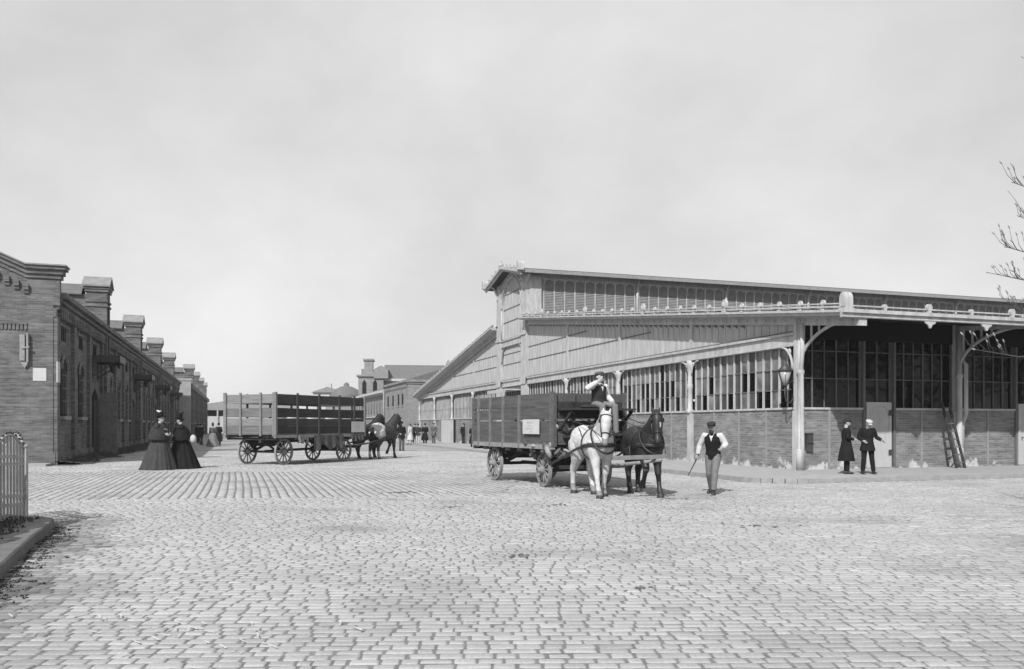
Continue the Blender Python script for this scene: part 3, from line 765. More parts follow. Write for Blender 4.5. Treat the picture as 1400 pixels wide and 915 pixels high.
# lantern
m = MB()
m.loft([(-0.18, -0.05, 2.55), (-0.34, -0.08, 2.36), (-0.52, -0.10, 2.42), (-0.58, -0.12, 2.62), (-0.58, -0.12, 2.92)], 0.022, 8)
m.loft([(-0.18, -0.05, 3.15), (-0.40, -0.09, 3.02), (-0.58, -0.12, 2.92)], 0.018, 8)
m.lathe([(0.05, 2.92), (0.11, 2.95), (0.11, 2.98)], (-0.58, -0.12, 0), 6)
m.lathe([(0.25, 3.42), (0.27, 3.44), (0.12, 3.60), (0.10, 3.66), (0.05, 3.72), (0.02, 3.82)], (-0.58, -0.12, 0), 6)
for i in range(6):
    a = math.pi / 3 * i
    m.beam((-0.58 + 0.10 * math.cos(a), -0.12 + 0.10 * math.sin(a), 2.97), (-0.58 + 0.23 * math.cos(a), -0.12 + 0.23 * math.sin(a), 3.43), 0.018, 0.018)
lt = m.build('lantern', 'iron_dark', hall)
m = MB(); m.lathe([(0.09, 2.975), (0.215, 3.425)], (-0.58, -0.12, 0), 6); m.build('glass', 'lamp_glass', lt)
# -- clerestory
PZ = 12.42; CZ = PZ - (PZ - 11.52) / 3.95 * 3.1; TM = (TC0 + TC1) / 2
m = MB(); m.box(0.15, LEN, TC0 + 0.1, TC1 - 0.1, 8.3, CZ - 0.02); m.build('clerestory_wall', 'siding', hall)
m = MB(); m.prism([(TC0, RZ - 0.1), (TC0 + 0.09, RZ - 0.1), (TC0 + 0.09, RZ + 0.30), (TC0, RZ + 0.30)], 0.9, LEN, 'x'); m.box(0.9, LEN, TC0 - 0.04, TC0 + 0.09, CZ - 0.5, CZ - 0.42)
m.build('clerestory_plinth', 'paint', hall)
lb = MB(); fr = MB(); npan = 9; pw = (SB - 0.35) / npan
for k in range(npan + 1):
    x = 0.18 + pw * k; fr.box(x - 0.035, x + 0.035, -0.03, 0.06, RZ + 0.30, CZ - 0.5)
    fr.prism([(x - 0.035, CZ - 0.8), (x + 0.035, CZ - 0.8), (x + 0.035, CZ - 0.5), (x - 0.035, CZ - 0.5)], -0.09, -0.03, 'y')
for k in range(npan):
    x = 0.18 + pw * (k + .5); r = pw / 2 - 0.035
    pts = [(x + r * math.cos(a), CZ - 0.85 + 0.33 * math.sin(a)) for a in [math.pi * i / 8 for i in range(9)]]
    fr.prism([(x + r, CZ - 0.5), (x - r, CZ - 0.5)][::-1] + pts[:0] + [], -0.0, 0.0, 'y') if False else None
    top = [(x + r, CZ - 0.5)] + pts + [(x - r, CZ - 0.5)]
    for (a0, b0), (a1, b1) in zip(pts, pts[1:]):
        fr.add([(a0, 0.0, b0), (a1, 0.0, b1), (a1, 0.0, CZ - 0.5), (a0, 0.0, CZ - 0.5)], [(0, 1, 2, 3)])
    lb.box(x - pw / 2, x + pw / 2, 0.05, 0.055, RZ + 0.30, CZ - 0.5, 0)
    zz = RZ + 0.36
    while zz < CZ - 0.55:
        lb.add([(x - pw / 2, 0.04, zz + 0.09), (x + pw / 2, 0.04, zz + 0.09), (x + pw / 2, -0.015, zz), (x - pw / 2, -0.015, zz)], [(0, 3, 2, 1)], 0); zz += 0.105
frm, lbm = fr.mesh('clerestory_window', 'paint'), lb.mesh('louvre', 'louvre')
for i in range(8):
    o = inst(frm, 'clerestory_window', hall, (0.9 + i * SB, TC0, 0)); inst(lbm, 'louvre', o)
m = MB(); m.loft([(0, -0.10, RZ + 0.1), (0, -0.10, CZ - 0.6)], 0.09, 8); m.loft([(0, -0.1, CZ - 1.2), (0, -0.14, CZ - 0.7), (0, -0.5, CZ - 0.15)], 0.05, 8); m.prism([(-0.1, CZ - .75), (-0.1, CZ - .1), (-0.6, CZ - .1)], -0.04, 0.04, 'x')
m.box(-0.13, 0.13, -0.22, 0.0, RZ + 0.05, RZ + 0.5)
cc = m.mesh('clerestory_column', 'paint')
for i in range(1, 9): inst(cc, 'clerestory_column', hall, (0.9 + i * SB, TC0, 0))
# clerestory roof
OV = 0.85; OX = -0.95
zsl = (PZ - CZ) / (TM - TC0)
def croof(sgn, nm):
    tE = TM + sgn * (TM - TC0 + OV); zE = PZ - zsl * (TM - TC0 + OV)
    m = MB(); m.prism([(tE, zE), (TM, PZ), (TM, PZ + 0.08), (tE, zE + 0.08)], OX + 0.12, LEN + 0.5, 'x'); m.build('clerestory_roof', 'hall_roof', hall)
    m = MB()
    m.prism([(tE - sgn * -0.02, zE - 0.10), (TM, PZ - 0.10), (TM, PZ + 0.10), (tE, zE + 0.10)], OX, OX + 0.119, 'x')
    m.prism([(tE, zE - 0.24), (TM, PZ - 0.24), (TM, PZ - 0.10), (tE, zE - 0.10)], OX + 0.12, OX + 0.22, 'x')
    b = m.build('barge_board', 'paint', hall)
    m = MB(); m.box(OX, LEN + 0.5, tE - 0.03, tE + 0.03, zE - 0.09, zE + 0.13); m.build('eave_fascia', 'iron_grey', hall)
    for i in range(5):
        q = (i + 0.6) / 5; inst(fin, 'finial', hall, (OX + 0.06, TM + sgn * q * (TM - TC0 + OV), PZ + 0.1 - zsl * q * (TM - TC0 + OV)), scale=(0.6, 0.7, 0.65))
    inst(ante, 'corner_antefix', hall, (OX + 0.1, tE, zE + 0.08))
m = MB(); m.prism([(-0.2, -0.05), (0.2, -0.05)] + [(0.2 * math.cos(a), 0.34 + 0.2 * math.sin(a)) for a in [math.pi * i / 8 for i in range(9)]], -0.2, 0.2, 'x'); ante = m.mesh('corner_antefix', 'paint')
croof(-1, 'a'); croof(1, 'b')
m = MB(); m.lathe([(0.12, 0), (0.1, 0.1), (0.04, 0.16), (0.09, 0.26), (0.04, 0.36), (0.01, 0.62)], (OX + 0.06, TM, PZ + 0.1), 10); m.build('ridge_finial', 'paint', hall)
# clerestory gable front
m = MB()
for a, b in ((TC0 - 0.05, TC0 + 0.85), (TC1 - 0.85, TC1 + 0.05)):
    m = MB()
    m.box(-0.225, 0.15, a, b, BAND1, CZ - 0.1)
    m.box(-0.30, -0.221, a - 0.04, b + 0.04, 7.55, 7.72); m.box(-0.30, -0.221, a - 0.04, b + 0.04, CZ - 0.5, CZ - 0.35)
    m.box(-0.22, 0.05, a, b, PV, BAND0); m.box(-0.28, -0.2251, a - 0.03, b + 0.03, BAND0 + 0.02, BAND1 + 0.1)
    m.build('pilaster', 'paint', hall)
# spandrel with arched opening
cx, rr, zs_ = TM, 2.05, 9.75
m = MB(); N = 20
def gz(t): return PZ - zsl * abs(t - TM) - 0.12
for i in range(N):
    a0 = math.pi * i / N; a1 = math.pi * (i + 1) / N
    t0, z0 = cx + rr * math.cos(a0), zs_ + rr * math.sin(a0) * 0.98; t1, z1 = cx + rr * math.cos(a1), zs_ + rr * math.sin(a1) * 0.98
    m.add([(-0.12, t0, z0), (-0.12, t1, z1), (-0.12, t1, gz(t1)), (-0.12, t0, gz(t0)), (0.15, t0, z0), (0.15, t1, z1)], [(0, 1, 2, 3), (0, 4, 5, 1)])
for sg in (-1, 1):
    m.box(-0.12, 0.15, cx + sg * rr, cx + sg * (TC1 - TM - 0.8), 7.7, zs_)
    t0 = cx + sg * rr; t1 = cx + sg * (TM - TC0)
    m.add([(-0.12, t0, zs_), (-0.12, t1, zs_), (-0.12, t1, gz(t1)), (-0.12, t0, gz(t0))], [(0, 1, 2, 3)])
m.build('gable_wall', 'paint', hall)
m = MB()
for rad, wd in ((rr + 0.1, 0.06), (rr + 0.42, 0.05)):
    m.loft([(-0.16, cx + rad * math.cos(a), zs_ + rad * math.sin(a) * 0.95) for a in [math.pi * i / 24 for i in range(25)]], wd, 6)
    for sg in (-1, 1): 
        if rad < 2.3: m.loft([(-0.16, cx + sg * rad, 7.75), (-0.16, cx + sg * rad, zs_)], wd, 6)
m.build('arch_moulding', 'paint', hall)
m = MB(); m.box(0.0, 0.10, cx - rr, cx + rr, 7.7, zs_ + rr)
for i in range(1, 13):
    t = cx - rr + 2 * rr * i / 13; m.box(-0.025, 0, t - 0.02, t + 0.02, 7.7, zs_ + math.sqrt(max(0, rr * rr - (t - cx) ** 2)))
bp_ = m.build('arch_boarding', 'siding', hall)
m = MB()
for z in (8.85, 9.75, 10.8):
    hw = rr if z <= zs_ else math.sqrt(rr * rr - (z - zs_) ** 2)
    m.box(-0.03, -0.026, cx - hw, cx + hw, z - 0.03, z + 0.03)
m.build('board_joint', 'seam', bp_)
m = MB(); m.box(-0.16, 0.15, TC0 + 0.85, TC1 - 0.85, 7.12, 7.6); m.box(-0.24, -0.161, TC0 + 0.85, TC1 - 0.85, 7.52, 7.6); m.build('gable_beam', 'paint', hall)
m = MB(); m.box(0.0, 0.1, TC0 + 0.85, TC1 - 0.85, BAND1, 7.12)
for i in range(1, 14):
    t = TC0 + 0.85 + 4.5 * i / 14; m.box(-0.025, 0, t - 0.02, t + 0.02, BAND1, 7.12)
b2 = m.build('gable_boarding', 'siding', hall)
m = MB()
for z in (5.88, 6.6): m.box(-0.03, -0.026, TC0 + .85, TC1 - .85, z - 0.025, z + 0.025)
m.build('board_joint', 'seam', b2)
m = MB()
for sg, tb in ((1, TC0 + 0.85), (-1, TC1 - 0.85)):
    m.loft([(-0.1, tb + sg * 0.75 * (1 - math.cos(a)), 6.0 + 1.1 * math.sin(a)) for a in [i * math.pi / 2 / 8 for i in range(9)]], 0.06, 8)
m.build('gable_bracket', 'iron_grey', hall)
m = MB()
for sg in (-1, 1):
    tb = TM + sg * (TM - TC0 - 0.2)
    m.loft([(-0.22 - 0.5 * (1 - math.cos(a)), tb, CZ - 1.2 + 1.0 * math.sin(a)) for a in [i * math.pi / 2 / 8 for i in range(9)]], 0.06, 8)
    m.prism([(TM + sg * (TM - TC0), CZ - 0.95), (TM + sg * (TM - TC0 + 0.7), CZ - 0.35), (TM + sg * (TM - TC0), CZ - 0.2)], -0.2, -0.1, 'x')
m.build('roof_bracket', 'paint', hall)

# ladder against the front column
lad = empty('ladder', tuple(C0 + VV * 6.22 + U * (-0.85) + V3((0, 0, PV))), ANG, 'dark wooden ladder leaning on the column by the glazed front of the market hall', 'ladder')
m = MB()
for x in (-0.19, 0.19): m.beam((x, 0.0, 0.0), (x * 0.78 - 0.16, 0.52, 2.32), 0.05, 0.09, up=(1, 0, 0))
m.build('rail', 'wood_dark', lad)
for i in range(8):
    q = (i + 0.7) / 8.4; hw = 0.19 * (1 - 0.22 * q)
    r_ = MB(); r_.beam((-hw - 0.16 * q, 0.52 * q, 2.32 * q), (hw - 0.16 * q, 0.52 * q, 2.32 * q), 0.05, 0.045); r_.build('rung', 'wood_mid', lad)
# pale lime spilt at the foot of the wall
# ================================================================== left brick range
def dentils(m, x0, x1, y0, y1, z, n, axis, w=0.5, h=0.2, mi=0):
    for i in range(n):
        q = (i + 0.5) / n
        if axis == 'y': yy = y0 + (y1 - y0) * q; hw = (y1 - y0) / n * w / 2; m.box(x0, x1, yy - hw, yy + hw, z, z + h, mi)
        else: xx = x0 + (x1 - x0) * q; hw = (x1 - x0) / n * w / 2; m.box(xx - hw, xx + hw, y0, y1, z, z + h, mi)
left = empty('brick_market_building', tuple(LB0), ANG, 'long low brick building with gabled parapet piers at the left edge of the square', 'building')
LL = 73.4
bays = []
y = 1.55
WIN = [y0 for y0 in []]
pier_y = [12.9, 29.5, 46.1, 62.7]
m = MB()
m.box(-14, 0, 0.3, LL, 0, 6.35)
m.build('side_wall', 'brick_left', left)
# front wall with stepped gable parapet
m = MB()
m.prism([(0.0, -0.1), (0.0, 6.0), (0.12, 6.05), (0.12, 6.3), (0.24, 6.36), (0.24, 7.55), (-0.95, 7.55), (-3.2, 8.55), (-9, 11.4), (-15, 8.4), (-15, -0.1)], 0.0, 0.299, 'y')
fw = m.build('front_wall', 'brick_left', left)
m = MB()   # parapet cornice: three oversailing courses following the slope
for k_, (lo, hi, o) in enumerate(((7.55, 7.72, 0.06), (7.721, 7.90, 0.14), (7.901, 8.04, 0.24))):
    m.prism([(0.24 + o, lo), (0.24 + o, hi), (-0.95, hi), (-3.2, hi + 1.0), (-9, hi + 3.85), (-9, lo + 3.85), (-3.2, lo + 1.0), (-0.95, lo)], -o, 0.45 + o * .2, 'y')
m.build('parapet_cornice', 'brick_left', fw)
m = MB(); m.prism([(0.52, 8.041), (0.52, 8.10), (-0.95, 8.10), (-3.2, 9.10), (-9, 11.95), (-9, 11.89), (-3.2, 9.04), (-0.95, 8.041)], -0.30, 0.6, 'y'); m.build('parapet_coping', 'cap_stone', fw)
for i in range(7):
    m = MB()
    x = -0.95 - i * 0.34; z = 7.05 + i * 0.15
    m.box(x - 0.09, x + 0.09, -0.12, 0, z, z + 0.22); m.box(x - 0.09, x + 0.09, -0.06, 0, z - 0.14, z)
    m.build('stepped_dentil', 'brick_left', fw)
m = MB()
for i in range(12): m.box(-0.98 - i * 0.14 - 0.045, -0.98 - i * 0.14 + 0.045, -0.05, 0, 5.45, 5.66)
m.box(-2.7, -0.93, -0.06, 0, 5.67, 5.74); m.build('dentil_course', 'brick_left', fw)
m = MB(); m.box(-1.18, -1.00, -0.08, 0, 4.2, 5.25); m.box(-0.93, -0.86, -0.16, 0, 4.15, 5.3); m.beam((-1.1, -0.08, 4.7), (-0.8, -0.2, 4.75), 0.05, 0.05)
m.prism([(-1.15, 4.15), (-1.0, 3.9), (-0.85, 4.15)], -0.1, -0.02, 'y'); m.build('wall_bracket', 'iron_grey', fw)
m = MB(); m.box(-0.72, -0.24, -0.025, 0, 3.4, 3.92); m.build('notice_board', 'notice', fw)
m = MB(); m.box(0.13, 0.17, -0.05, 0.5, 3.35, 4.2); m.build('name_plate', 'notice', left)
# facade relief: plinth, pilaster strips, cornice
m = MB(); m.box(0.001, 0.08, 0.0, LL, 0, 0.5); m.build('plinth', 'brick_left', left)
m = MB()
m.box(0.001, 0.24, 0.0, LL, 6.36, 6.50); m.box(-0.3, 0.20, 0.3, LL, 6.501, 6.58); m.box(-0.3, 0.34, 0.3, LL, 6.581, 6.70); m.box(-0.4, 0.28, 0.3, LL, 6.701, 6.80); m.box(-0.5, 0.46, 0.3, LL, 6.801, 7.0)
dentils(m, 0.001, 0.24, 0.4, 12.2, 6.05, 30, 'y', 0.5, 0.30); dentils(m, 0.001, 0.24, 13.7, LL, 6.05, 150, 'y', 0.5, 0.30)
m.build('side_cornice', 'brick_left', left)
m = MB(); m.box(-0.45, 0.42, 0.3, LL, 7.001, 7.05); m.build('cornice_coping', 'cap_stone', left)
m = MB(); m.prism([(-14, 6.4), (0.0, 6.4), (0.0, 6.98), (-7, 8.6), (-14, 6.98)], 0.3, LL, 'y'); m.build('roof', 'slate', left)
pil = MB(); pil.box(0.001, 0.15, -0.26, 0.26, 0.0, 6.049); pil = pil.mesh('pilaster', 'brick_left')
ly = 3.7; 
pys = []
y = 0.28
step = 4.15
k = 0
ys = [0.29]
for p in [0] + [1, 2, 3]:
    pass
segs = [(0.0, 12.2)] + [(a + 0.75, b - 0.75) for a, b in zip(pier_y, pier_y[1:] + [LL + 0.75])]
wm = MB(); gm = MB()
# arched window mesh: near-black plate painting the shade of a recess, brick arch head, frame, sill
def arch_poly(w, z0, z1, n=8):
    r = w / 2
    return [(-r, z0), (r, z0)] + [(r * math.cos(a), z1 - 0.45 * r + 0.45 * r * 0 + r * 0.9 * math.sin(a) - r * 0.45) for a in [math.pi * i / n for i in range(n + 1)]]
P = arch_poly(1.25, 2.0, 4.5)
wm.prism([(a, b) for a, b in P], 0.004, 0.03, 'x', 0)
Pi = arch_poly(1.05, 2.1, 4.4)
gm.prism(Pi, 0.03, 0.036, 'x')
ar = MB()
top = [(y_, z_) for y_, z_ in P[2:]]
ar.loft([(0.06, a * 1.12, b + 0.03) for a, b in top], [(0.07, 0.10)] * len(top), 4, lat=(1, 0, 0), smooth=False)
ar = ar
sl_ = MB(); sl_.box(0.001, 0.2, -0.75, 0.75, 1.86, 2.0)
bars = MB()
for yy in (-0.18, 0.18): bars.box(0.036, 0.06, yy - 0.02, yy + 0.02, 2.1, 4.25)
for z in (2.65, 3.2, 3.75): bars.box(0.036, 0.058, -0.5, 0.5, z - 0.018, z + 0.018)
wmesh, gmesh, amesh, smesh, bmesh_ = wm.mesh('window', 'dark_gap'), gm.mesh('glass', 'glass_far'), ar.mesh('brick_arch', 'brick_left'), sl_.mesh('sill', 'stone_trim'), bars.mesh('glazing_bars', 'iron_dark')
fz = MB()
for i in range(3): fz.box(0.001, 0.03, -0.42 + i * 0.36, -0.30 + i * 0.36, 5.2, 5.75, 0)
fz.box(0.03, 0.08, -1.2, 1.2, 5.8, 5.9, 1)
fmesh = fz.mesh('frieze_slots', ['dark_gap', 'brick_left'])
def lwin(y):
    w_ = inst(wmesh, 'window', left, (0, y, 0)); inst(gmesh, 'glass', w_); inst(amesh, 'brick_arch', w_); inst(smesh, 'sill', w_); inst(bmesh_, 'glazing_bars', w_)
    inst(fmesh, 'frieze_slots', left, (0, y, 0))
door_ys = []
for (a, b) in segs:
    n = max(1, round((b - a) / 4.15)); st = (b - a) / n
    for i in range(n + 1):
        yy = a + st * i
        if abs(yy) < 0.1: yy = 0.29
        inst(pil, 'pilaster', left, (0, min(yy, LL - 0.3), 0))
    for i in range(n):
        yc = a + st * (i + .5)
        if i == n - 1:   # a loading door under a canopy closes each run
            d = MB(); d.prism([(yc - 0.85, 0.02), (yc + 0.85, 0.02), (yc + 0.85, 3.1), (yc, 3.5), (yc - 0.85, 3.1)], 0.004, 0.05, 'x'); d = d.build('door', 'dark_gap', left)
            q = MB()
            for s_ in (0, 1):
                q.box(0.05, 0.09, yc - 0.8 + s_ * 0.82, yc - 0.02 + s_ * 0.82, 0.05, 2.9)
            q.build('door_leaf', 'wood_dark', d)
            inst(fmesh, 'frieze_slots', left, (0, yc, 0))
            door_ys.append(yc)
        else: lwin(yc)
# open door leaf standing out from the first door, canopies
for i, yc in enumerate(door_ys[:4]):
    m = MB(); m.box(0.0, 1.35, yc - 1.1, yc + 1.1, 5.0, 5.12); m.box(1.25, 1.36, yc - 1.15, yc + 1.15, 4.85, 5.2); m.box(0.0, 1.36, yc - 1.15, yc - 1.09, 4.85, 5.2); m.box(0.0, 1.36, yc + 1.09, yc + 1.15, 4.85, 5.2)
    for s_ in (-0.9, 0.9):
        m.beam((0.02, yc + s_, 4.1), (1.2, yc + s_, 4.95), 0.06, 0.06); m.beam((0.04, yc + s_, 4.0), (0.04, yc + s_, 5.0), 0.06, 0.06)
    m.lathe([(0.08, 4.35), (0.13, 4.4), (0.2, 4.7), (0.03, 4.85)], (0.9, yc, 0), 8)
    m.build('canopy', 'iron_dark', left)
    if i == 0:
        m = MB(); m.box(0.14, 0.98, yc + 0.95, yc + 1.03, 0.1, 3.35); 
        for z in (0.9, 2.0, 2.9): m.box(0.14, 0.98, yc + 0.91, yc + 0.949, z - 0.06, z + 0.06)
        m.build('open_door_leaf', 'yoke_wood', left)
# piers with gablets
pm = MB()
pm.box(-0.72, 0.30, -0.6, 0.6, 0, 8.9)
pm.box(-0.77, 0.36, -0.66, 0.66, 8.1, 8.2); pm.box(-0.77, 0.36, -0.66, 0.66, 8.35, 8.45)
pm.box(-0.80, 0.38, -0.68, 0.68, 8.901, 9.05); pm.box(-0.84, 0.42, -0.72, 0.72, 9.051, 9.2)
pm.prism([(-0.70, 9.201), (0.70, 9.201), (0.0, 9.72)], -0.82, 0.38, 'x')
pier = pm.mesh('parapet_pier', 'brick_left')
cp = MB()
for s_ in (-1, 1): cp.prism([(s_ * 0.80, 9.18), (0, 9.73), (0, 9.83), (s_ * 0.80, 9.27)], -0.92, 0.48, 'x')
cap = cp.mesh('pier_cap', 'cap_stone')
nc = MB(); nc.prism([(-0.34, 5.2), (0.34, 5.2), (0.34, 8.3), (0.24, 8.55), (0, 8.66), (-0.24, 8.55), (-0.34, 8.3)], 0.301, 0.306, 'x'); niche_shade = nc.mesh('niche_shade', 'dark_gap')  # flat dark plate painted for the shade inside a niche
rb = MB(); rb.box(-5.5, -0.72, -0.55, 0.55, 7.0, 8.75); ridge = rb.mesh('cross_wall', 'brick_left')
rc = MB()
for s_ in (-1, 1): rc.prism([(s_ * 0.72, 8.7), (0, 9.3), (0, 9.38), (s_ * 0.72, 8.78)], -5.6, -0.93, 'x')
rcm = rc.mesh('cross_roof', 'slate')
for y in pier_y:
    p = inst(pier, 'parapet_pier', left, (0, y, 0)); inst(cap, 'pier_cap', p); inst(niche_shade, 'niche_shade', p)
    inst(ridge, 'cross_wall', left, (0, y, 0)); inst(rcm, 'cross_roof', left, (0, y, 0))
# second range further down the street
L2 = LB0 + U * 75.0
plain('plaster_old', 0.30, 0.9, 0.2, 1.5, 0.2)
left2 = empty('brick_market_building', tuple(L2), ANG, 'second long brick building further down the street at left, with a sunlit end wall', 'building')
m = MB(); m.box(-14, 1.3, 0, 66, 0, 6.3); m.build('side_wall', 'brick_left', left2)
m = MB(); m.box(-0.5, 1.45, -0.15, 0, 0, 7.3); m.box(-0.6, 1.55, -0.22, 0.3, 7.3, 7.6); m.build('end_wall', 'plaster_old', left2)
m = MB(); m.box(-14, 1.65, 0.3, 66, 6.3, 6.9); m.build('side_cornice', 'brick_left', left2)
m = MB(); m.prism([(-14, 6.4), (1.3, 6.4), (1.3, 6.92), (-6, 8.6), (-14, 6.9)], 0.3, 66, 'y'); m.build('roof', 'slate', left2)
for i in range(15):
    yc = 2.4 + i * 4.2; inst(pil, 'pilaster', left2, (1.3, yc - 2.1, 0))
    w_ = inst(wmesh, 'window', left2, (1.3, yc, 0)); inst(gmesh, 'glass', w_); inst(smesh, 'sill', w_)
for y in (3.0, 19, 35, 51): 
    p = inst(pier, 'parapet_pier', left2, (1.3, y, -0.2)); inst(cap, 'pier_cap', p)
    inst(ridge, 'cross_wall', left2, (1.3, y, -.2)); inst(rcm, 'cross_roof', left2, (1.3, y, -.2))
# shed closing the street
sh = empty('market_shed', tuple(LB0 + U * 150 + VV * 4), ANG, 'pale open shed with a low gable closing the far end of the left street', 'building')
m = MB(); m.prism([(-6, 5.2), (16, 5.2), (16, 5.8), (5, 7.6), (-6, 5.8)], 0, 30, 'y'); m.box(-6, 16, 0.0, 30, 4.9, 5.19); m.build('roof', 'stone_trim', sh)
m = MB(); m.box(-6, 16, 0.4, 0.8, 0, 3.6); m.box(-6, 16, 6, 6.3, 2.6, 4.9); m.build('wall', 'plaster', sh)
for x in (-5.5, -1, 3.5, 8, 12.5, 15.7):
    m = MB(); m.box(x - 0.15, x + 0.15, 0.05, 0.35, 0, 4.9); m.build('post', 'paint', sh)
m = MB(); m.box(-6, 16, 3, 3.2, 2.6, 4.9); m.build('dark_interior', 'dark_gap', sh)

# ================================================================== background buildings beyond the hall
bA = empty('brick_warehouse', tuple(C0 + U * 66), ANG, 'brick warehouse with a downpipe at its corner, just beyond the far hall end', 'building')
m = MB(); m.box(-0.3, 14, 0, 15, 0, 6.2); m.build('wall', 'brick_far', bA)
m = MB(); m.box(-0.45, 14, -0.1, 15.1, 6.2, 6.4); m.box(-0.6, 14, -0.2, 15.2, 6.4, 6.65); dentils(m, -0.45, -0.3, 0.2, 14.8, 5.9, 26, 'y', 0.5, 0.28); m.build('cornice', 'brick_far', bA)
for y_, z_ in ((5.5, 3.9), (9.0, 3.9), (12.4, 3.9), (3.0, 3.9)):
    m = MB(); m.box(-0.33, -0.3, y_ - 0.4, y_ + 0.4, z_, z_ + 1.3); w_ = m.build('window', 'dark_gap', bA)
    q = MB(); q.box(-0.4, -0.3, y_ - 0.5, y_ + 0.5, z_ - 0.14, z_); q.build('sill', 'stone_trim', w_)
for y_ in (7.3,):
    m = MB(); m.box(-0.34, -0.3, y_ - 0.9, y_ + 0.9, 0, 2.7); m.build('door', 'dark_gap', bA)
m = MB(); m.loft([(-0.45, 14.8, 6.2), (-0.45, 14.8, 0)], 0.1, 8); m.build('downpipe', 'iron_grey', bA)
m = MB(); m.prism([(-0.3, 6.66), (14, 6.66), (7, 9.0)], 0, 15, 'y'); m.build('roof', 'slate', bA)
bB = empty('brick_office_building', tuple(C0 + U * 82), ANG, 'low brick range with pale cornice and narrow windows behind the far wagon team', 'building')
m = MB(); m.box(-0.1, 12, 0, 30, 0, 5.6); m.build('wall', 'brick_far', bB)
m = MB(); m.box(-0.4, 12, -0.1, 30, 5.6, 5.8); m.box(-0.7, 12, -0.2, 30.2, 5.8, 6.1); m.box(-0.3, -0.101, 0, 30, 2.7, 2.85); m.build('cornice', 'plaster', bB)
for i in range(12):
    m = MB(); y_ = 1.4 + i * 2.45; m.box(-0.13, -0.1, y_ - 0.35, y_ + 0.35, 3.1, 4.9); w_ = m.build('window', 'glass_mid', bB)
    q = MB(); q.box(-0.18, -0.1, y_ - 0.45, y_ + 0.45, 2.98, 3.1); q.build('sill', 'stone_trim', w_)
m = MB(); m.prism([(-0.1, 6.12), (12, 6.12), (6, 8.2)], 0.5, 30, 'y'); m.build('roof', 'slate', bB)
# tall hall with a stepped front
X0, Y0 = -23.8, 140.0
bC = empty('brick_church_like_hall', (X0, Y0, 0), 0.12, 'tall brick hall with a stepped tower front and slate roof on the skyline', 'building')
m = MB(); m.box(-2.2, 2.0, 0, 6, 0, 10.2); m.box(-1.7, 0.9, 0, 6, 10.2, 11.2); m.box(-1.2, 0.2, 0, 3, 11.2, 12.6); m.build('tower', 'brick_far', bC)
m = MB(); m.box(-2.5, 0.4, -0.3, 6.2, 9.9, 10.2); m.box(-1.4, 0.4, -0.2, 3.2, 12.6, 12.9); m.prism([(0.2, 11.0), (3.0, 11.0), (1.6, 11.8)], -0.3, 6, 'y'); m.box(0.4, 2.8, -0.3, 6, 9.6, 11.0); m.build('cap', 'cap_stone', bC)
for x in (-1.2, 0.6):
    m = MB(); m.prism([(x - 0.35, 7.0), (x + 0.35, 7.0), (x + 0.35, 8.8), (x, 9.4), (x - 0.35, 8.8)], -0.03, 0.0, 'y'); m.build('window', 'dark_gap', bC)
m = MB(); m.box(2.0, 13, 1.0, 10, 0, 9.6); m.build('wall', 'brick_far', bC)
m = MB(); m.box(2.0, 13.2, 0.7, 1.0, 9.2, 9.6); m.build('cornice', 'plaster', bC)
m = MB(); m.prism([(0.7, 9.6), (10.2, 9.6), (5.5, 12.3)], 2.0, 13.2, 'x'); m.build('roof', 'slate', bC)
m = MB(); m.prism([(11.6, 9.6), (14.4, 9.6), (13.0, 13.0)], 0.4, 6, 'y'); m.build('gable', 'cap_stone', bC)
bD = empty('slate_roofed_hall', (-11.5, 142, 0), 0.12, 'further hall with a plain slate roof, seen right of the stepped tower', 'building')
m = MB(); m.box(0, 14, 0, 9, 0, 9.0); m.build('wall', 'brick_far', bD)
m = MB(); m.prism([(-0.3, 9.0), (9.3, 9.0), (4.5, 12.0)], 0, 14, 'x'); m.build('roof', 'slate', bD)
bE = empty('gabled_pavilion', (-38.5, 160, 0), 0.05, 'small pale pavilion with a low gable and cupola, seen above the far wagon', 'building')
m = MB(); m.box(0, 5.5, 0, 8, 0, 8.0); m.build('wall', 'plaster', bE)
m = MB(); m.prism([(-0.4, 8.0), (5.9, 8.0), (2.75, 9.1)], -0.4, 8, 'y'); m.build('roof', 'cap_stone', bE)
m = MB(); m.box(2.2, 3.3, 1, 2, 8.9, 9.8); m.build('cupola', 'plaster', bE)
bF = empty('domed_roof_building', (-31, 150, 0), 0.05, 'dark domed roof beside the stepped tower on the skyline', 'building')
m = MB(); m.box(-2.8, 2.8, 0, 8, 0, 6.5); m.build('wall', 'brick_far', bF)
m = MB(); m.lathe([(3.4, 6.5), (3.1, 7.3), (2.2, 8.2), (1.0, 8.8), (0.5, 8.9), (0.5, 9.3), (0.1, 9.6)], (0.5, 3, 0), 16); m.build('dome', 'slate', bF)

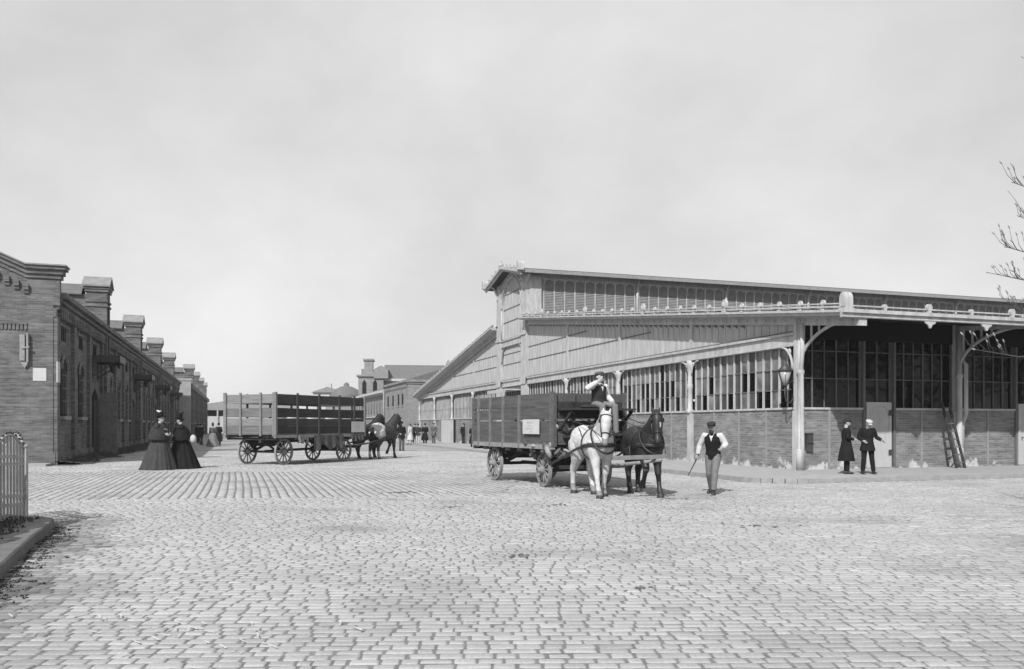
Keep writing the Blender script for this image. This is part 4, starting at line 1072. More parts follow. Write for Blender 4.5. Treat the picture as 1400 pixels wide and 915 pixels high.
# ================================================================== cast iron fence on its kerb
isl = empty('fenced_island', (0, 0, 0)); tag(isl, kind='structure')
m = MB()
pts = [(-14, 4)] + KP + [(-14, 13.5)]
m.add([(x, y, 0.13) for x, y in ISL], [tuple(range(len(ISL)))])
m.build('soil', 'dirt', isl)
m = MB()
inn = []
for (x0, y0), (x1, y1) in zip(KP, KP[1:]):
    L = math.hypot(x1 - x0, y1 - y0); n = max(1, round(L / 1.0))
    nx, ny = -(y1 - y0) / L, (x1 - x0) / L
    for i in range(n):
        a = i / n + 0.006 / L; b = (i + 1) / n - 0.006 / L
        ax, ay = x0 + (x1 - x0) * a, y0 + (y1 - y0) * a; bx, by = x0 + (x1 - x0) * b, y0 + (y1 - y0) * b
        wd = 0.52; zt_ = 0.15 + random.uniform(-0.006, 0.006)
        P_ = [(ax, ay), (bx, by), (bx + nx * wd, by + ny * wd), (ax + nx * wd, ay + ny * wd)]
        c = 0.025
        vs = [(x, y, -0.05) for x, y in P_] + [(x, y, zt_ - c) for x, y in P_] + [(P_[0][0] + nx * c, P_[0][1] + ny * c, zt_), (P_[1][0] + nx * c, P_[1][1] + ny * c, zt_), (P_[2][0], P_[2][1], zt_), (P_[3][0], P_[3][1], zt_)]
        m.add(vs, [(0, 1, 5, 4), (1, 2, 6, 5), (2, 3, 7, 6), (3, 0, 4, 7), (4, 5, 9, 8), (5, 6, 10, 9), (6, 7, 11, 10), (7, 4, 8, 11), (8, 9, 10, 11)])
m.build('kerb', 'kerb_old', isl)
fe = empty('iron_fence', (-7.92, 12.6, 0.0), 0, 'cast iron railing with scalloped beaded top on a stone kerb at the left edge', 'fence')
D1 = V3((0.405, -0.914, 0)).normalized(); D1 = V3((0.30, -0.954, 0)).normalized()
def fence_run(p0, d, length, w0, name='panel'):
    p0 = V3(p0); n = int(length / w0 + 0.5)
    for i in range(n):
        a = p0 + d * (w0 * i); b = p0 + d * (w0 * (i + 1))
        m = MB(); big_ = (i % 2 == 1)
        nb = 12 if big_ else 10
        def top(q):   # alternate high arches and low dips
            return 1.20 + (0.26 if not big_ else 0.14) * math.sin(math.pi * q)
        for z in (0.36, 0.50, 1.00, 1.12): m.beam(a + V3((0, 0, z)), b + V3((0, 0, z)), 0.03, 0.05)
        for k in range(nb):
            q = (k + 0.5) / nb; c = a.lerp(b, q)
            m.beam(c + V3((0, 0, 0.04)), c + V3((0, 0, top(q) - 0.02)), 0.032, 0.018, up=d)
        m.loft([a.lerp(b, q) + V3((0, 0, top(q))) for q in [k / 10 for k in range(11)]], 0.022, 6)
        p = m.build('fence_panel', 'fence_iron', fe)
        m = MB()
        for k in range(11): m.ell(a.lerp(b, k / 10) + V3((0, 0, top(k / 10) + 0.035)), (0.026,) * 3, 0, 6, 5)
        m.build('beading', 'iron_dark', p)
        m = MB(); m.beam(b + V3((0, 0, 0)), b + V3((0, 0, 1.24)), 0.06, 0.06); m.ell(b + V3((0, 0, 1.27)), (0.045, 0.045, 0.045), 0, 8, 6); m.build('post', 'fence_iron', fe)
fence_run((0.0, 0.0, 0), D1, 5.6, 0.8)
fence_run((0.0, 0.0, 0), V3((0.36, 0.93, 0)).normalized() , 0.55, 0.55)
fence_run(tuple(V3((0.36, 0.93, 0)).normalized() * 0.55), V3((-0.75, 0.66, 0)).normalized(), 1.6, 0.8)
# rough weeds and soil
def clumps(name, spots, mat, label, hmin, hmax, spread):
    m = MB(); rng = random.Random(5)
    for x, y, z in spots:
        for _ in range(5):
            a = rng.uniform(0, 6.28); h = rng.uniform(hmin, hmax); r = rng.uniform(0, spread)
            bx, by = x + r * math.cos(a), y + r * math.sin(a); wd = rng.uniform(0.008, 0.02)
            tx, ty = bx + rng.uniform(-h, h) * 0.6, by + rng.uniform(-h, h) * 0.6
            m.add([(bx - wd, by, z), (bx + wd, by + wd, z), (tx, ty, z + h)], [(0, 1, 2)])
            m.add([(bx, by - wd, z), (bx, by + wd, z), (tx, ty, z + h * .8)], [(0, 1, 2)])
    o = m.build(name, mat); tag(o, label, 'weeds', None, 'stuff'); return o
plain('weed', 0.09, 0.9, 0.1, 4, 0.5)
rng = random.Random(3)
sp = []
for (x0, y0), (x1, y1) in zip(KP[2:], KP[3:]):
    for _ in range(28):
        q = rng.random(); o_ = rng.gauss(0.45, 0.1); L = math.hypot(x1 - x0, y1 - y0)
        sp.append((x0 + (x1 - x0) * q - (y1 - y0) / L * o_, y0 + (y1 - y0) * q + (x1 - x0) / L * o_, 0.14))
clumps('weeds', sp, 'weed', 'low dark weeds growing along the kerb under the iron railing', 0.02, 0.07, 0.05)
sp = []
for _ in range(260):
    q = rng.random(); i = rng.randrange(1, 6); (x0, y0), (x1, y1) = KP[i], KP[i + 1]; L = math.hypot(x1 - x0, y1 - y0); o_ = -abs(rng.gauss(0, 0.16)) - 0.02
    sp.append((x0 + (x1 - x0) * q - (y1 - y0) / L * o_, y0 + (y1 - y0) * q + (x1 - x0) / L * o_, 0.0))
clumps('gutter_weeds', sp, 'weed', 'dark litter and moss lying in the gutter at the foot of the kerb', 0.006, 0.025, 0.05)
# soil verge at the foot of the left building
m = MB(); nx_, ny_ = 20, 160; vs = []; fs = []
for j_ in range(ny_ + 1):
    for i_ in range(nx_ + 1):
        x = i_ / nx_ * 1.5; y = j_ / ny_ * 60
        edge_ = 1.0 + 0.35 * math.sin(y * 0.9) + 0.2 * math.sin(y * 2.3)
        z = 0.16 * (1 - x / 1.5) * (0.6 + 0.4 * math.sin(y * 1.7 + x * 3)) + rng.uniform(0, 0.05) * (x < edge_)
        vs.append((x, y, max(0.0, z if x < edge_ else -0.02)))
for j_ in range(ny_):
    for i_ in range(nx_):
        a = j_ * (nx_ + 1) + i_; fs.append((a, a + 1, a + nx_ + 2, a + nx_ + 1))
m.add(vs, fs, 0, True)
ve = m.build('soil_verge', 'dirt', None, tuple(LB0 + V3((0, 0, 0.0))), ANG); tag(ve, kind='structure')
sp = []
for _ in range(900):
    p = LB0 + VV * abs(rng.gauss(0.2, 0.5)) + U * rng.uniform(2, 40); sp.append((p.x, p.y, 0.05))
clumps('verge_grass', sp, 'weed', 'ragged dark grass on the soil strip along the foot of the left brick building', 0.05, 0.28, 0.2)
m = MB(); m.box(-6, -0.02, -1.25, 0.0, 0, 0.09); tag(m.build('pavement', 'pavement_gravel', None, tuple(LB0), ANG), kind='structure')
# straw and droppings scattered on the setts
def litter(name, label, n, area, mat, seed, s0, s1):
    rng = random.Random(seed); m = MB()
    for _ in range(n):
        x, y = area(rng); a = rng.uniform(0, 3.14); L = rng.uniform(s0, s1); w_ = rng.uniform(0.006, 0.016)
        dx, dy = math.cos(a) * L, math.sin(a) * L; z = 0.016
        m.add([(x - dx - dy * w_ / L, y - dy + dx * w_ / L, z), (x + dx, y + dy, z + 0.01), (x + dx + dy * w_ / L, y + dy - dx * w_ / L, z + 0.012), (x - dx, y - dy, z + 0.004)], [(0, 1, 2, 3)])
    o = m.build(name, mat); tag(o, label, 'litter', None, 'stuff')
litter('straw_litter', 'pale straw and scraps strewn over the cobbles in the near left foreground', 60, lambda r: (r.gauss(-2.9, 0.7), r.gauss(6.3, 0.45)), 'cloth_light', 4, 0.015, 0.06)
def dung(seed, cx, cy, n, sx, sy):
    rng = random.Random(seed); m = MB()
    for _ in range(n):
        r = rng.uniform(0.008, 0.024); k_ = rng.choice((0.25, 1.0)); m.ell((rng.gauss(cx, sx * k_ * 1.4), rng.gauss(cy, sy * k_ * 1.8), 0.006 + r * 0.15), (r * rng.uniform(1, 2.2), r * 1.3, r * 0.4), 0, 6, 4)
    return m
m = dung(1, -2.6, 19.7, 70, 0.35, 0.12)
for q in ((0.9, 16.6, 25, 0.2, .08), (-1.2, 16.2, 20, 0.2, 0.1), (3.9, 13.2, 25, .25, .1), (0.2, 10.2, 16, .2, .1), (-0.6, 34, 30, 0.4, 0.2), (3.6, 18, 30, .3, .2), (1.3, 8.1, 12, .15, .05)):
    m2 = dung(int(q[0] * 10 + 100), *q); m.add(m2.v, m2.f, 0, True)
tag(m.build('horse_dung', 'dung'), 'dark trodden horse dung scattered over the cobbled square', 'dung', None, 'stuff')
# ================================================================== wagons
def wheel_meshes(r, ns=12):
    """wheel in xz plane, axle along y"""
    rim = MB(); n = 40
    for (ra, rb, y0, y1, mi) in ((r - 0.075, r - 0.012, -0.035, 0.035, 0), (r - 0.012, r, -0.04, 0.04, 1)):
        vs = []; fs = []
        for i in range(n):
            a = 2 * math.pi * i / n
            for rr_, yy in ((ra, y0), (rb, y0), (rb, y1), (ra, y1)): vs.append((rr_ * math.cos(a), yy, rr_ * math.sin(a)))
        for i in range(n):
            a = i * 4; b = ((i + 1) % n) * 4
            for q in range(4): fs.append((a + q, a + (q + 1) % 4, b + (q + 1) % 4, b + q))
        rim.add(vs, fs, mi)
    sp = MB(); sp.loft([(0, 0, 0.08), (0, -0.01, r * 0.5), (0, 0, r - 0.06)], [(0.036, 0.03), (0.026, 0.022), (0.032, 0.026)], 8)
    hub = MB()
    prof = [(0.05, -0.20), (0.065, -0.19), (0.07, -0.10), (0.105, -0.06), (0.115, 0.0), (0.105, 0.07), (0.075, 0.12), (0.07, 0.2)]
    vs = []; fs = []; k = 16
    for rr_, yy in prof:
        for i in range(k):
            a = 2 * math.pi * i / k; vs.append((rr_ * math.cos(a), yy, rr_ * math.sin(a)))
    for i in range(len(prof) - 1):
        for q in range(k):
            q2 = (q + 1) % k; fs.append((i * k + q, i * k + q2, (i + 1) * k + q2, (i + 1) * k + q))
    fs.append(tuple(range(k))); fs.append(tuple(range((len(prof) - 1) * k, len(prof) * k)))
    hub.add(vs, fs, 0, True)
    return rim, sp, hub
def make_wheels(r, mats, tag_):
    rim, sp, hub = wheel_meshes(r)
    return rim.mesh('wheel', [mats[0], 'iron_grey']), sp.mesh('spoke', mats[0]), hub.mesh('hub', mats[1])
def put_wheel(ms, parent, x, y, r, steer=0.0, side=1, spin=0.0):
    # side: -1 = right side (hub outer end points to -y)
    w_ = inst(ms[0], 'wheel', parent, (x, y, r + 0.012), (0, spin, steer))
    for i in range(12): inst(ms[1], 'spoke', w_, (0, 0, 0), (0, 2 * math.pi * i / 12, 0))
    inst(ms[2], 'hub', w_, (0, 0, 0), (0, 0, 0 if side < 0 else math.pi))
def board_side(m, p0, p1, z0, z1, th, out, mi=0, wav=0.006):
    mi = random.choice((0, 0, 1, 2))
    """plank between p0,p1 (xy) slightly uneven"""
    a = V3((*p0, 0)); b = V3((*p1, 0)); d = (b - a).normalized(); n_ = V3((-d.y, d.x, 0)) * out
    zz = random.uniform(-0.006, 0.006); sag = random.uniform(-0.01, 0.01)
    vs = []
    N = 6
    for i in range(N + 1):
        q = i / N; c = a.lerp(b, q); o = n_ * (random.uniform(-wav, wav)); s_ = sag * math.sin(math.pi * q)
        for k, z in ((0, z0), (1, z0), (1, z1), (0, z1)):
            p = c + o + (n_ * th if k else V3()); vs.append((p.x, p.y, z + zz * q + s_))
    fs = []
    for i in range(N):
        A = i * 4; B = A + 4
        for q in range(4): fs.append((A + q, B + q, B + (q + 1) % 4, A + (q + 1) % 4))
    fs.append((0, 1, 2, 3)); fs.append((N * 4 + 3, N * 4 + 2, N * 4 + 1, N * 4))
    m.add(vs, fs, mi)
def tones(b): return [b, b + '_dk', b + '_lt']
for b_, v_, st_ in (('board_old', 0.085, (0.35, 5, 5)), ('board_old2', 0.05, (0.35, 5, 5)), ('board_light', 0.19, (5, 0.35, 5))):
    plain(b_ + '_dk', v_ * 0.72, 0.85, 0.25, 4.0, 0.45, 0.5, st_, 40); plain(b_ + '_lt', v_ * 1.3, 0.85, 0.25, 3.0, 0.45, 0.5, st_, 40)
def wagon(name, loc, rz, label, L, W, fz, bands, posts_y, rear_light, matA, matB, wr, wf, steer, rx, fx, extra_top=0.0, group='slatted horse wagons', track=0.0):
    root = empty(name, loc, rz, label, 'wagon', group)
    hx, hy = L / 2, W / 2
    # floor, sills and underframe
    m = MB(); nb = 9
    for i in range(nb): m.box(-hx, hx, -hy + W * i / nb + 0.004, -hy + W * (i + 1) / nb - 0.004, fz - 0.05, fz + random.uniform(-.004, .004))
    m.build('floor', 'wood_mid', root)
    m = MB()
    for s_ in (-1, 1): m.box(-hx - 0.05, hx + 0.05, s_ * hy - 0.05, s_ * hy + 0.05, fz - 0.17, fz - 0.052)
    m.build('side_sill', 'wood_worn', root)
    m = MB()
    for x in [-hx + 0.25 + i * (L - 0.5) / 6 for i in range(7)]: m.box(x - 0.05, x + 0.05, -hy - 0.10, hy + 0.10, fz - 0.26, fz - 0.172)
    for y in (-0.42, 0.42): m.box(-hx + 0.1, hx - 0.1, y - 0.06, y + 0.06, fz - 0.38, fz - 0.262)
    m.build('underframe', 'wood_dark', root)
    # bolsters, axles, springs, reach
    m = MB()
    m.box(rx - 0.1, rx + 0.1, -0.72, 0.72, fz - 0.52, fz - 0.382); m.beam((rx, -0.92, wr), (rx, 0.92, wr), 0.09, 0.09)
    for s_ in (-1, 1):
        m.beam((rx, s_ * 0.6, wr), (rx + 0.0, s_ * 0.6, fz - 0.5), 0.10, 0.10)
        m.beam((rx, s_ * 0.55, wr + 0.05), (rx + 0.75, s_ * 0.42, fz - 0.36), 0.07, 0.09); m.beam((rx, s_ * 0.55, wr + 0.05), (rx - 0.5, s_ * 0.42, fz - 0.36), 0.06, 0.08)
        m.beam((fx, s_ * 0.5, wf + 0.15), (fx - 0.85, s_ * 0.42, fz - 0.36), 0.07, 0.09)
    m.beam((rx, 0, wr + 0.02), (fx, 0, wf + 0.10), 0.10, 0.10)
    m.build('rear_axle', 'wood_dark', root)
    fa = empty('front_carriage', (fx, 0, 0), steer); fa.parent = root
    m = MB()
    m.beam((0, -0.88, wf), (0, 0.88, wf), 0.09, 0.09); m.box(-0.1, 0.1, -0.62, 0.62, wf + 0.06, fz - 0.50)
    m.lathe([(0.5, fz - 0.46), (0.52, fz - 0.44), (0.5, fz - 0.42)], (0, 0, 0), 20)
    for s_ in (-1, 1): m.beam((-0.55, s_ * 0.42, wf + 0.08), (0.75, s_ * 0.25, wf + 0.06), 0.07, 0.08)
    m.box(-0.12, 0.12, -0.6, 0.6, fz - 0.50, fz - 0.40)
    m.build('front_axle', 'wood_dark', fa)
    m = MB(); m.loft([(0.2, 0, wf + 0.08), (2.0, 0, wf + 0.18), (4.35, 0, 0.86)], [0.06, 0.05, 0.035], 8); m.build('pole', 'wood_worn', fa)
    m = MB(); m.beam((0.95, -0.85, wf + 0.12), (0.95, 0.85, wf + 0.12), 0.08, 0.09)
    for s_ in (-1, 1): m.beam((1.12, s_ * 0.58 - 0.38, wf + 0.13), (1.12, s_ * 0.58 + 0.38, wf + 0.13), 0.06, 0.07); m.beam((0.97, s_ * 0.58, wf + 0.13), (1.12, s_ * 0.58, wf + 0.13), 0.02, 0.03)
    m.build('whiffletree', 'wood_dark', fa)
    ms = make_wheels(wr, (matA if False else 'wheel_wood', 'wheel_hub'), 'r'); mf = make_wheels(wf, ('wheel_wood', 'wheel_hub'), 'f')
    for s_ in (-1, 1):
        put_wheel(ms, root, rx, s_ * (0.90 + track), wr, 0, s_, random.uniform(0, 6)); put_wheel(mf, fa, 0, s_ * (0.86 + track), wf, 0, s_, random.uniform(0, 6))
    # slatted sides
    top = fz + bands[-1][1]
    for s_, nm in ((-1, 'side_boards'), (1, 'side_boards')):
        m = MB()
        for lo, hi in bands:
            nn = max(1, round((hi - lo) / 0.3)); 
            for i in range(nn):
                a = lo + (hi - lo) * i / nn; b = lo + (hi - lo) * (i + 1) / nn - 0.008
                board_side(m, (-hx, s_ * hy), (hx, s_ * hy), fz + a, fz + b, 0.035, -s_)
        m.build(nm, tones(matA), root)
        pmm = MB(); pmm.box(-0.045, 0.045, -0.05, 0.0 if s_ > 0 else 0.0, -0.20, top - fz + extra_top); pmm2 = pmm.mesh('stake', 'wood_worn' if False else matB)
        for x in posts_y: inst(pmm2, 'stake', root, (x, s_ * hy + (0.052 if s_ > 0 else -0.002), fz))
    for x, nm, mt in ((-hx, 'tail_board', rear_light), (hx, 'head_board', matA)):
        m = MB()
        for lo, hi in bands:
            nn = max(1, round((hi - lo) / 0.3))
            for i in range(nn):
                a = lo + (hi - lo) * i / nn; b = lo + (hi - lo) * (i + 1) / nn - 0.008
                board_side(m, (x, -hy), (x, hy), fz + a, fz + b, 0.035, 1 if x > 0 else -1)
        for y in (-hy * 0.45, hy * 0.35, -hy * .95, hy * .95):
            xx = x + (0.04 if x > 0 else -0.04); m.box(xx - 0.03, xx + 0.03, y - 0.04, y + 0.04, fz - 0.1, top + extra_top * random.uniform(.4, 1))
        m.build(nm, tones(mt), root)
    for a in (-1, 1):
        for b in (-1, 1):
            m = MB(); m.box(a * hx - 0.05, a * hx + 0.05, b * (hy + 0.01) - 0.045, b * (hy + 0.01) + 0.045, fz - 0.12, top + 0.03 + extra_top * .6)
            m.build('corner_post', rear_light if rear_light != matA else 'board_old_lt', root)
    return root, fa
plain('wheel_wood', 0.20, 0.85, 0.2, 8, 0.4, 0.3)
plain('wheel_hub', 0.22, 0.85, 0.2, 8, 0.4, 0.3)
def plate(parent, x0, x1, z0, z1, y, lines, out=-1):
    m = MB(); m.box(x0, x1, y - 0.008, y + 0.008, z0, z1); p = m.build('notice_plate', 'notice', parent)
    m = MB(); rng = random.Random(9)
    for (a, b, zc, h) in lines:      # worn painted lettering, no longer legible
        x = a
        while x < b:
            w_ = rng.uniform(0.01, 0.03); m.box(x, min(b, x + w_), y + out * 0.0085, y + out * 0.0105, zc - h * rng.uniform(.3, .5), zc + h * rng.uniform(.3, .5)); x += w_ + rng.uniform(0.005, 0.018)
    m.build('worn_lettering', 'notice_ink', p)
H1 = math.atan2(-0.905, 0.425)
plain('stake_wood', 0.15, 0.85, 0.2, 8, 0.35, 0.3)
w1, fa1 = wagon('slatted_wagon', (0.88, 23.4, 0), H1, 'near dark slatted wagon with a white notice, drawn by a white and a black horse', 5.1, 2.12, 1.17,
     [(0.0, 0.56), (0.60, 0.885), (0.93, 1.25)], [-2.1, -1.25, -0.35, 0.7], 'board_old', 'board_old', 'stake_wood', 0.50, 0.44, R(-4), -1.32, 1.77)
plate(w1, 1.0, 1.95, 1.38 , 1.86 - 0.10, -1.12, [(1.25, 1.62, 1.68, 0.07), (1.3, 1.6, 1.59, 0.035), (1.2, 1.6, 1.52, 0.05), (1.45, 1.6, 1.44, 0.035)])
H2 = math.atan2(0.907, 0.42)
w2, fa2 = wagon('slatted_wagon', (-9.22, 35.77, 0), H2, 'far wagon with pale tail board and dark gapped side boards, seen from behind at left', 6.0, 2.6, 1.28,
     [(0.0, 0.62), (0.66, 1.03), (1.21, 1.58)], [-1.7, -0.3, 1.1, 2.2], 'board_light', 'board_old2', 'board_old2', 0.53, 0.50, R(-4), -2.1, 2.03, 0.06, track=0.05)
plate(w2, 1.95, 2.93, 1.30, 1.78, -1.36, [(2.2, 2.6, 1.58, 0.05), (2.25, 2.5, 1.68, 0.03)])
# driver's seat and footboard of the near wagon
m = MB(); m.box(2.58, 3.28, -0.92, 0.95, 1.98, 2.03); m.box(2.55, 2.62, -0.92, 0.95, 2.03, 2.2)
for y in (-0.85, 0, 0.88): m.beam((2.58, y, 1.5), (3.2, y, 1.97), 0.05, 0.06)
m.build('bench', 'wood_dark', w1)
m = MB(); m.box(2.6, 3.75, -0.8, 0.85, 1.30, 1.35); m.box(3.6, 3.8, -0.8, 0.85, 1.351, 1.42)
for y in (-0.6, 0.6): m.beam((2.3, y, 1.0), (3.6, y, 1.3), 0.06, 0.08)
m.build('footboard', 'wood_dark', w1)
def cushion(parent, x0, x1, y0, y1, z, mat, name):
    m = MB(); m.ell(((x0 + x1) / 2, (y0 + y1) / 2, z), ((x1 - x0) / 2, (y1 - y0) / 2, 0.07), 0, 16, 8); return m.build(name, mat, parent)
cushion(w1, 2.65, 3.3, -0.5, 0.6, 2.07, 'cloth_dark', 'seat_cushion')
def rag_heap(name, parent, cx, cy, cz, sx, sy, sz, n, mats, seed):
    rng = random.Random(seed); m = MB()
    for _ in range(n):
        c = (cx + rng.uniform(-sx, sx), cy + rng.uniform(-sy, sy), cz + rng.uniform(-sz, sz))
        r = rng.uniform(0.06, 0.13); rot = Matrix.Rotation(rng.uniform(0, 6.28), 3, 'X') @ Matrix.Rotation(rng.uniform(0, 6.28), 3, 'Z')
        m.ell(c, (r * 1.6, r, r * 0.55), rng.randrange(len(mats)), 8, 6, rot)
    return m.build(name, mats, parent)
rag_heap('hay_net', w1, 1.9, -0.75, 0.98, 0.75, 0.35, 0.14, 60, ['straw', 'wood_mid', 'cloth_mid'], 4)
rag_heap('hay_net', w1, 2.3, -0.2, 1.45, 0.4, 0.8, 0.12, 40, ['straw', 'wood_mid', 'cloth_dark'], 5)
# sacking slung under the far wagon: sheets that hang in folds
def hanging(parent, x0, x1, y, z0, z1, mat, seed, name='hanging_sack'):
    rng = random.Random(seed); m = MB(); nx, nz = 18, 8; vs = []; fs = []
    for j_ in range(nz + 1):
        for i_ in range(nx + 1):
            q = i_ / nx; e = z1 - (z1 - z0) * (0.5 + 0.5 * abs(math.sin(q * 7 + seed)) ) * j_ / nz
            vs.append((x0 + (x1 - x0) * q, y + 0.05 * math.sin(q * 24 + seed) * (0.3 + j_ / nz) + rng.uniform(-.012, .012), e))
    for j_ in range(nz):
        for i_ in range(nx): a = j_ * (nx + 1) + i_; fs.append((a, a + 1, a + nx + 2, a + nx + 1))
    k = len(vs); vs += [(x, yy + 0.02, z) for x, yy, z in vs]; fs += [tuple(k + q for q in f[::-1]) for f in fs]
    m.add(vs, fs, 0, True); m.build(name, mat, parent)
hanging(w2, -0.7, 1.3, -1.40, 0.55, 1.20, 'cloth_mid', 1); hanging(w2, -1.7, -1.1, -1.40, 0.85, 1.22, 'cloth_grey', 2)
hanging(w2, 1.9, 2.9, -1.38, 0.9, 1.2, 'cloth_mid', 3)
sm_ = MB()
# animals carried inside the far wagon show only as pale backs between the boards
for k_, (x, y) in enumerate(((1.4, 0.2), (1.9, -0.4), (0.6, 0.5), (-0.3, -0.1))):
    sk_ = MB(); rg = random.Random(k_)
    sk_.loft([(x - 0.5, y, 1.62), (x - 0.35, y, 1.72), (x, y + .05, 1.78), (x + 0.35, y, 1.72), (x + 0.5, y, 1.6)], [(0.08, 0.1), (0.2, 0.34), (0.24, 0.42), (0.2, 0.36), (0.08, 0.1)], 14)
    s_ = sk_.build('grain_sack', 'cloth_light', w1 if False else None, w2.location, H2)
    tag(s_, 'pale full sack lying among the load inside the far slatted wagon', 'sack', 'sacks lying in the far wagon')
    s_.location = w2.location

# ================================================================== horses
def horse_mb(P):
    m = MB(); Y = (0, 1, 0)
    T = [(-0.86, 1.20, .05, .08), (-0.82, 1.22, .15, .18), (-0.70, 1.25, .245, .27), (-0.52, 1.24, .285, .315), (-0.25, 1.17, .285, .30), (0.05, 1.13, .30, .32), (0.3, 1.15, .285, .345), (0.5, 1.19, .245, .35), (0.66, 1.17, .21, .32), (0.78, 1.13, .15, .22), (0.84, 1.12, .06, .10)]
    m.loft([(x, 0, z) for x, z, a, b in T], [(a * 1.08, b * 1.03) for x, z, a, b in T], 20, lat=Y)
    nx, nz = P.get('poll', (1.02, 1.90)); yaw = P.get('yaw', 0.0); hp = P.get('headang', -1.05)
    N = 6
    a0 = V3((0.52, 0, 1.30)); a3 = V3((nx, yaw * 0.5, nz - 0.02)); a1 = V3((0.72, 0.0, 1.50))
    pts = []; rad = []
    for i in range(N + 1):
        q = i / N; p = a0 * (1 - q) ** 2 + a1 * 2 * q * (1 - q) + a3 * q * q; pts.append(p)
        rad.append((0.20 - 0.105 * q, 0.34 - 0.19 * q ** 0.8))
    m.loft(pts, rad, 16, lat=Y)
    hd = V3((math.cos(hp), yaw, math.sin(hp))).normalized(); lat = hd.cross(V3((0, 0, 1))).normalized() * -1
    hs = [(-0.06, .07, .09), (0.02, .11, .14), (0.15, .118, .16), (0.27, .104, .138), (0.39, .078, .10), (0.50, .066, .08), (0.58, .072, .082), (0.65, .06, .07), (0.68, .035, .04)]
    hb = V3((nx, yaw * 0.5, nz)); upn = lat.cross(hd) * -1
    m.loft([hb + hd * s - V3((0, 0, 0)) for s, a, b in hs], [(a, b) for s, a, b in hs], 16, lat=lat)
    front = hd.cross(lat); 
    if front.x < 0: front = -front
    for sg in (-1, 1):   # ears, eye sockets, cheek, nostrils
        e0 = hb + lat * (0.055 * sg) - hd * 0.04; e1 = e0 - hd * 0.13 + lat * 0.03 * sg + front * 0.02
        m.loft([e0, e0.lerp(e1, 0.5), e1], [(0.035, 0.028), (0.03, 0.02), (0.006, 0.006)], 8)
        m.ell(hb + hd * 0.16 + lat * 0.085 * sg + front * 0.05, (0.035, 0.03, 0.035), 0, 8, 6)
        m.ell(hb + hd * 0.55 + lat * 0.035 * sg + front * 0.03, (0.028, 0.028, 0.028), 0, 8, 6)
        m.ell(hb + hd * 0.17 + lat * 0.05 * sg - front * 0.06, (0.075, 0.05, 0.085), 0, 8, 6)
    def leg(pts, rs): m.loft(pts, [(a * 1.32 + 0.004, b * 1.28 + 0.004) for a, b in rs], 12, lat=Y)
    for sg, k in ((-1, 'fr'), (1, 'fl')):
        dx, lift = P.get(k, (0, 0)); y = 0.15 * sg
        if lift:   # forearm raised, cannon folded back
            kn = (0.50 + 0.22, y, 0.62); ft = (0.50 - 0.02, y, 0.30); hf = (0.44, y, 0.19)
            leg([(0.48, y * 0.9, 1.15), (0.5, y, 0.95), (0.58, y, 0.80), kn], [(0.12, 0.19), (0.10, 0.15), (0.07, 0.085), (0.055, 0.06)])
            leg([kn, (kn[0] - 0.08, y, 0.53), (ft[0] + 0.07, y, 0.38), ft, (0.45, y, 0.25), hf], [(0.055, 0.06), (0.038, 0.042), (0.034, 0.038), (0.045, 0.05), (0.042, 0.045), (0.058, 0.065)])
        else:
            kn = (0.52 + dx * 0.5, y, 0.52)
            leg([(0.46, y * 0.9, 1.18), (0.48, y, 0.98), (0.50 + dx * 0.2, y, 0.82), (0.51 + dx * 0.4, y, 0.64), kn, (0.52 + dx * 0.62, y, 0.44), (0.53 + dx * 0.85, y, 0.25), (0.54 + dx * 0.95, y, 0.17), (0.57 + dx, y, 0.11), (0.60 + dx, y, 0.06), (0.60 + dx, y, 0.0)],
                [(0.12, 0.20), (0.105, 0.155), (0.08, 0.10), (0.058, 0.065), (0.055, 0.058), (0.040, 0.045), (0.034, 0.038), (0.044, 0.048), (0.042, 0.045), (0.055, 0.06), (0.064, 0.075)])
    for sg, k in ((-1, 'hr'), (1, 'hl')):
        dx = P.get(k, 0); y = 0.15 * sg
        leg([(-0.58, y * 0.9, 1.22), (-0.52, y, 1.02), (-0.50 + dx * 0.25, y, 0.86), (-0.62 + dx * 0.4, y, 0.68), (-0.74 + dx * 0.6, y, 0.54), (-0.73 + dx * 0.7, y, 0.44), (-0.72 + dx * 0.88, y, 0.26), (-0.71 + dx * 0.95, y, 0.17), (-0.67 + dx, y, 0.11), (-0.64 + dx, y, 0.06), (-0.64 + dx, y, 0.0)],
            [(0.14, 0.27), (0.14, 0.24), (0.115, 0.165), (0.072, 0.095), (0.056, 0.078), (0.045, 0.055), (0.038, 0.044), (0.047, 0.05), (0.044, 0.047), (0.055, 0.06), (0.064, 0.075)])
    info = dict(hb=hb, hd=hd, lat=lat, front=front, neck=pts)
    return m, info
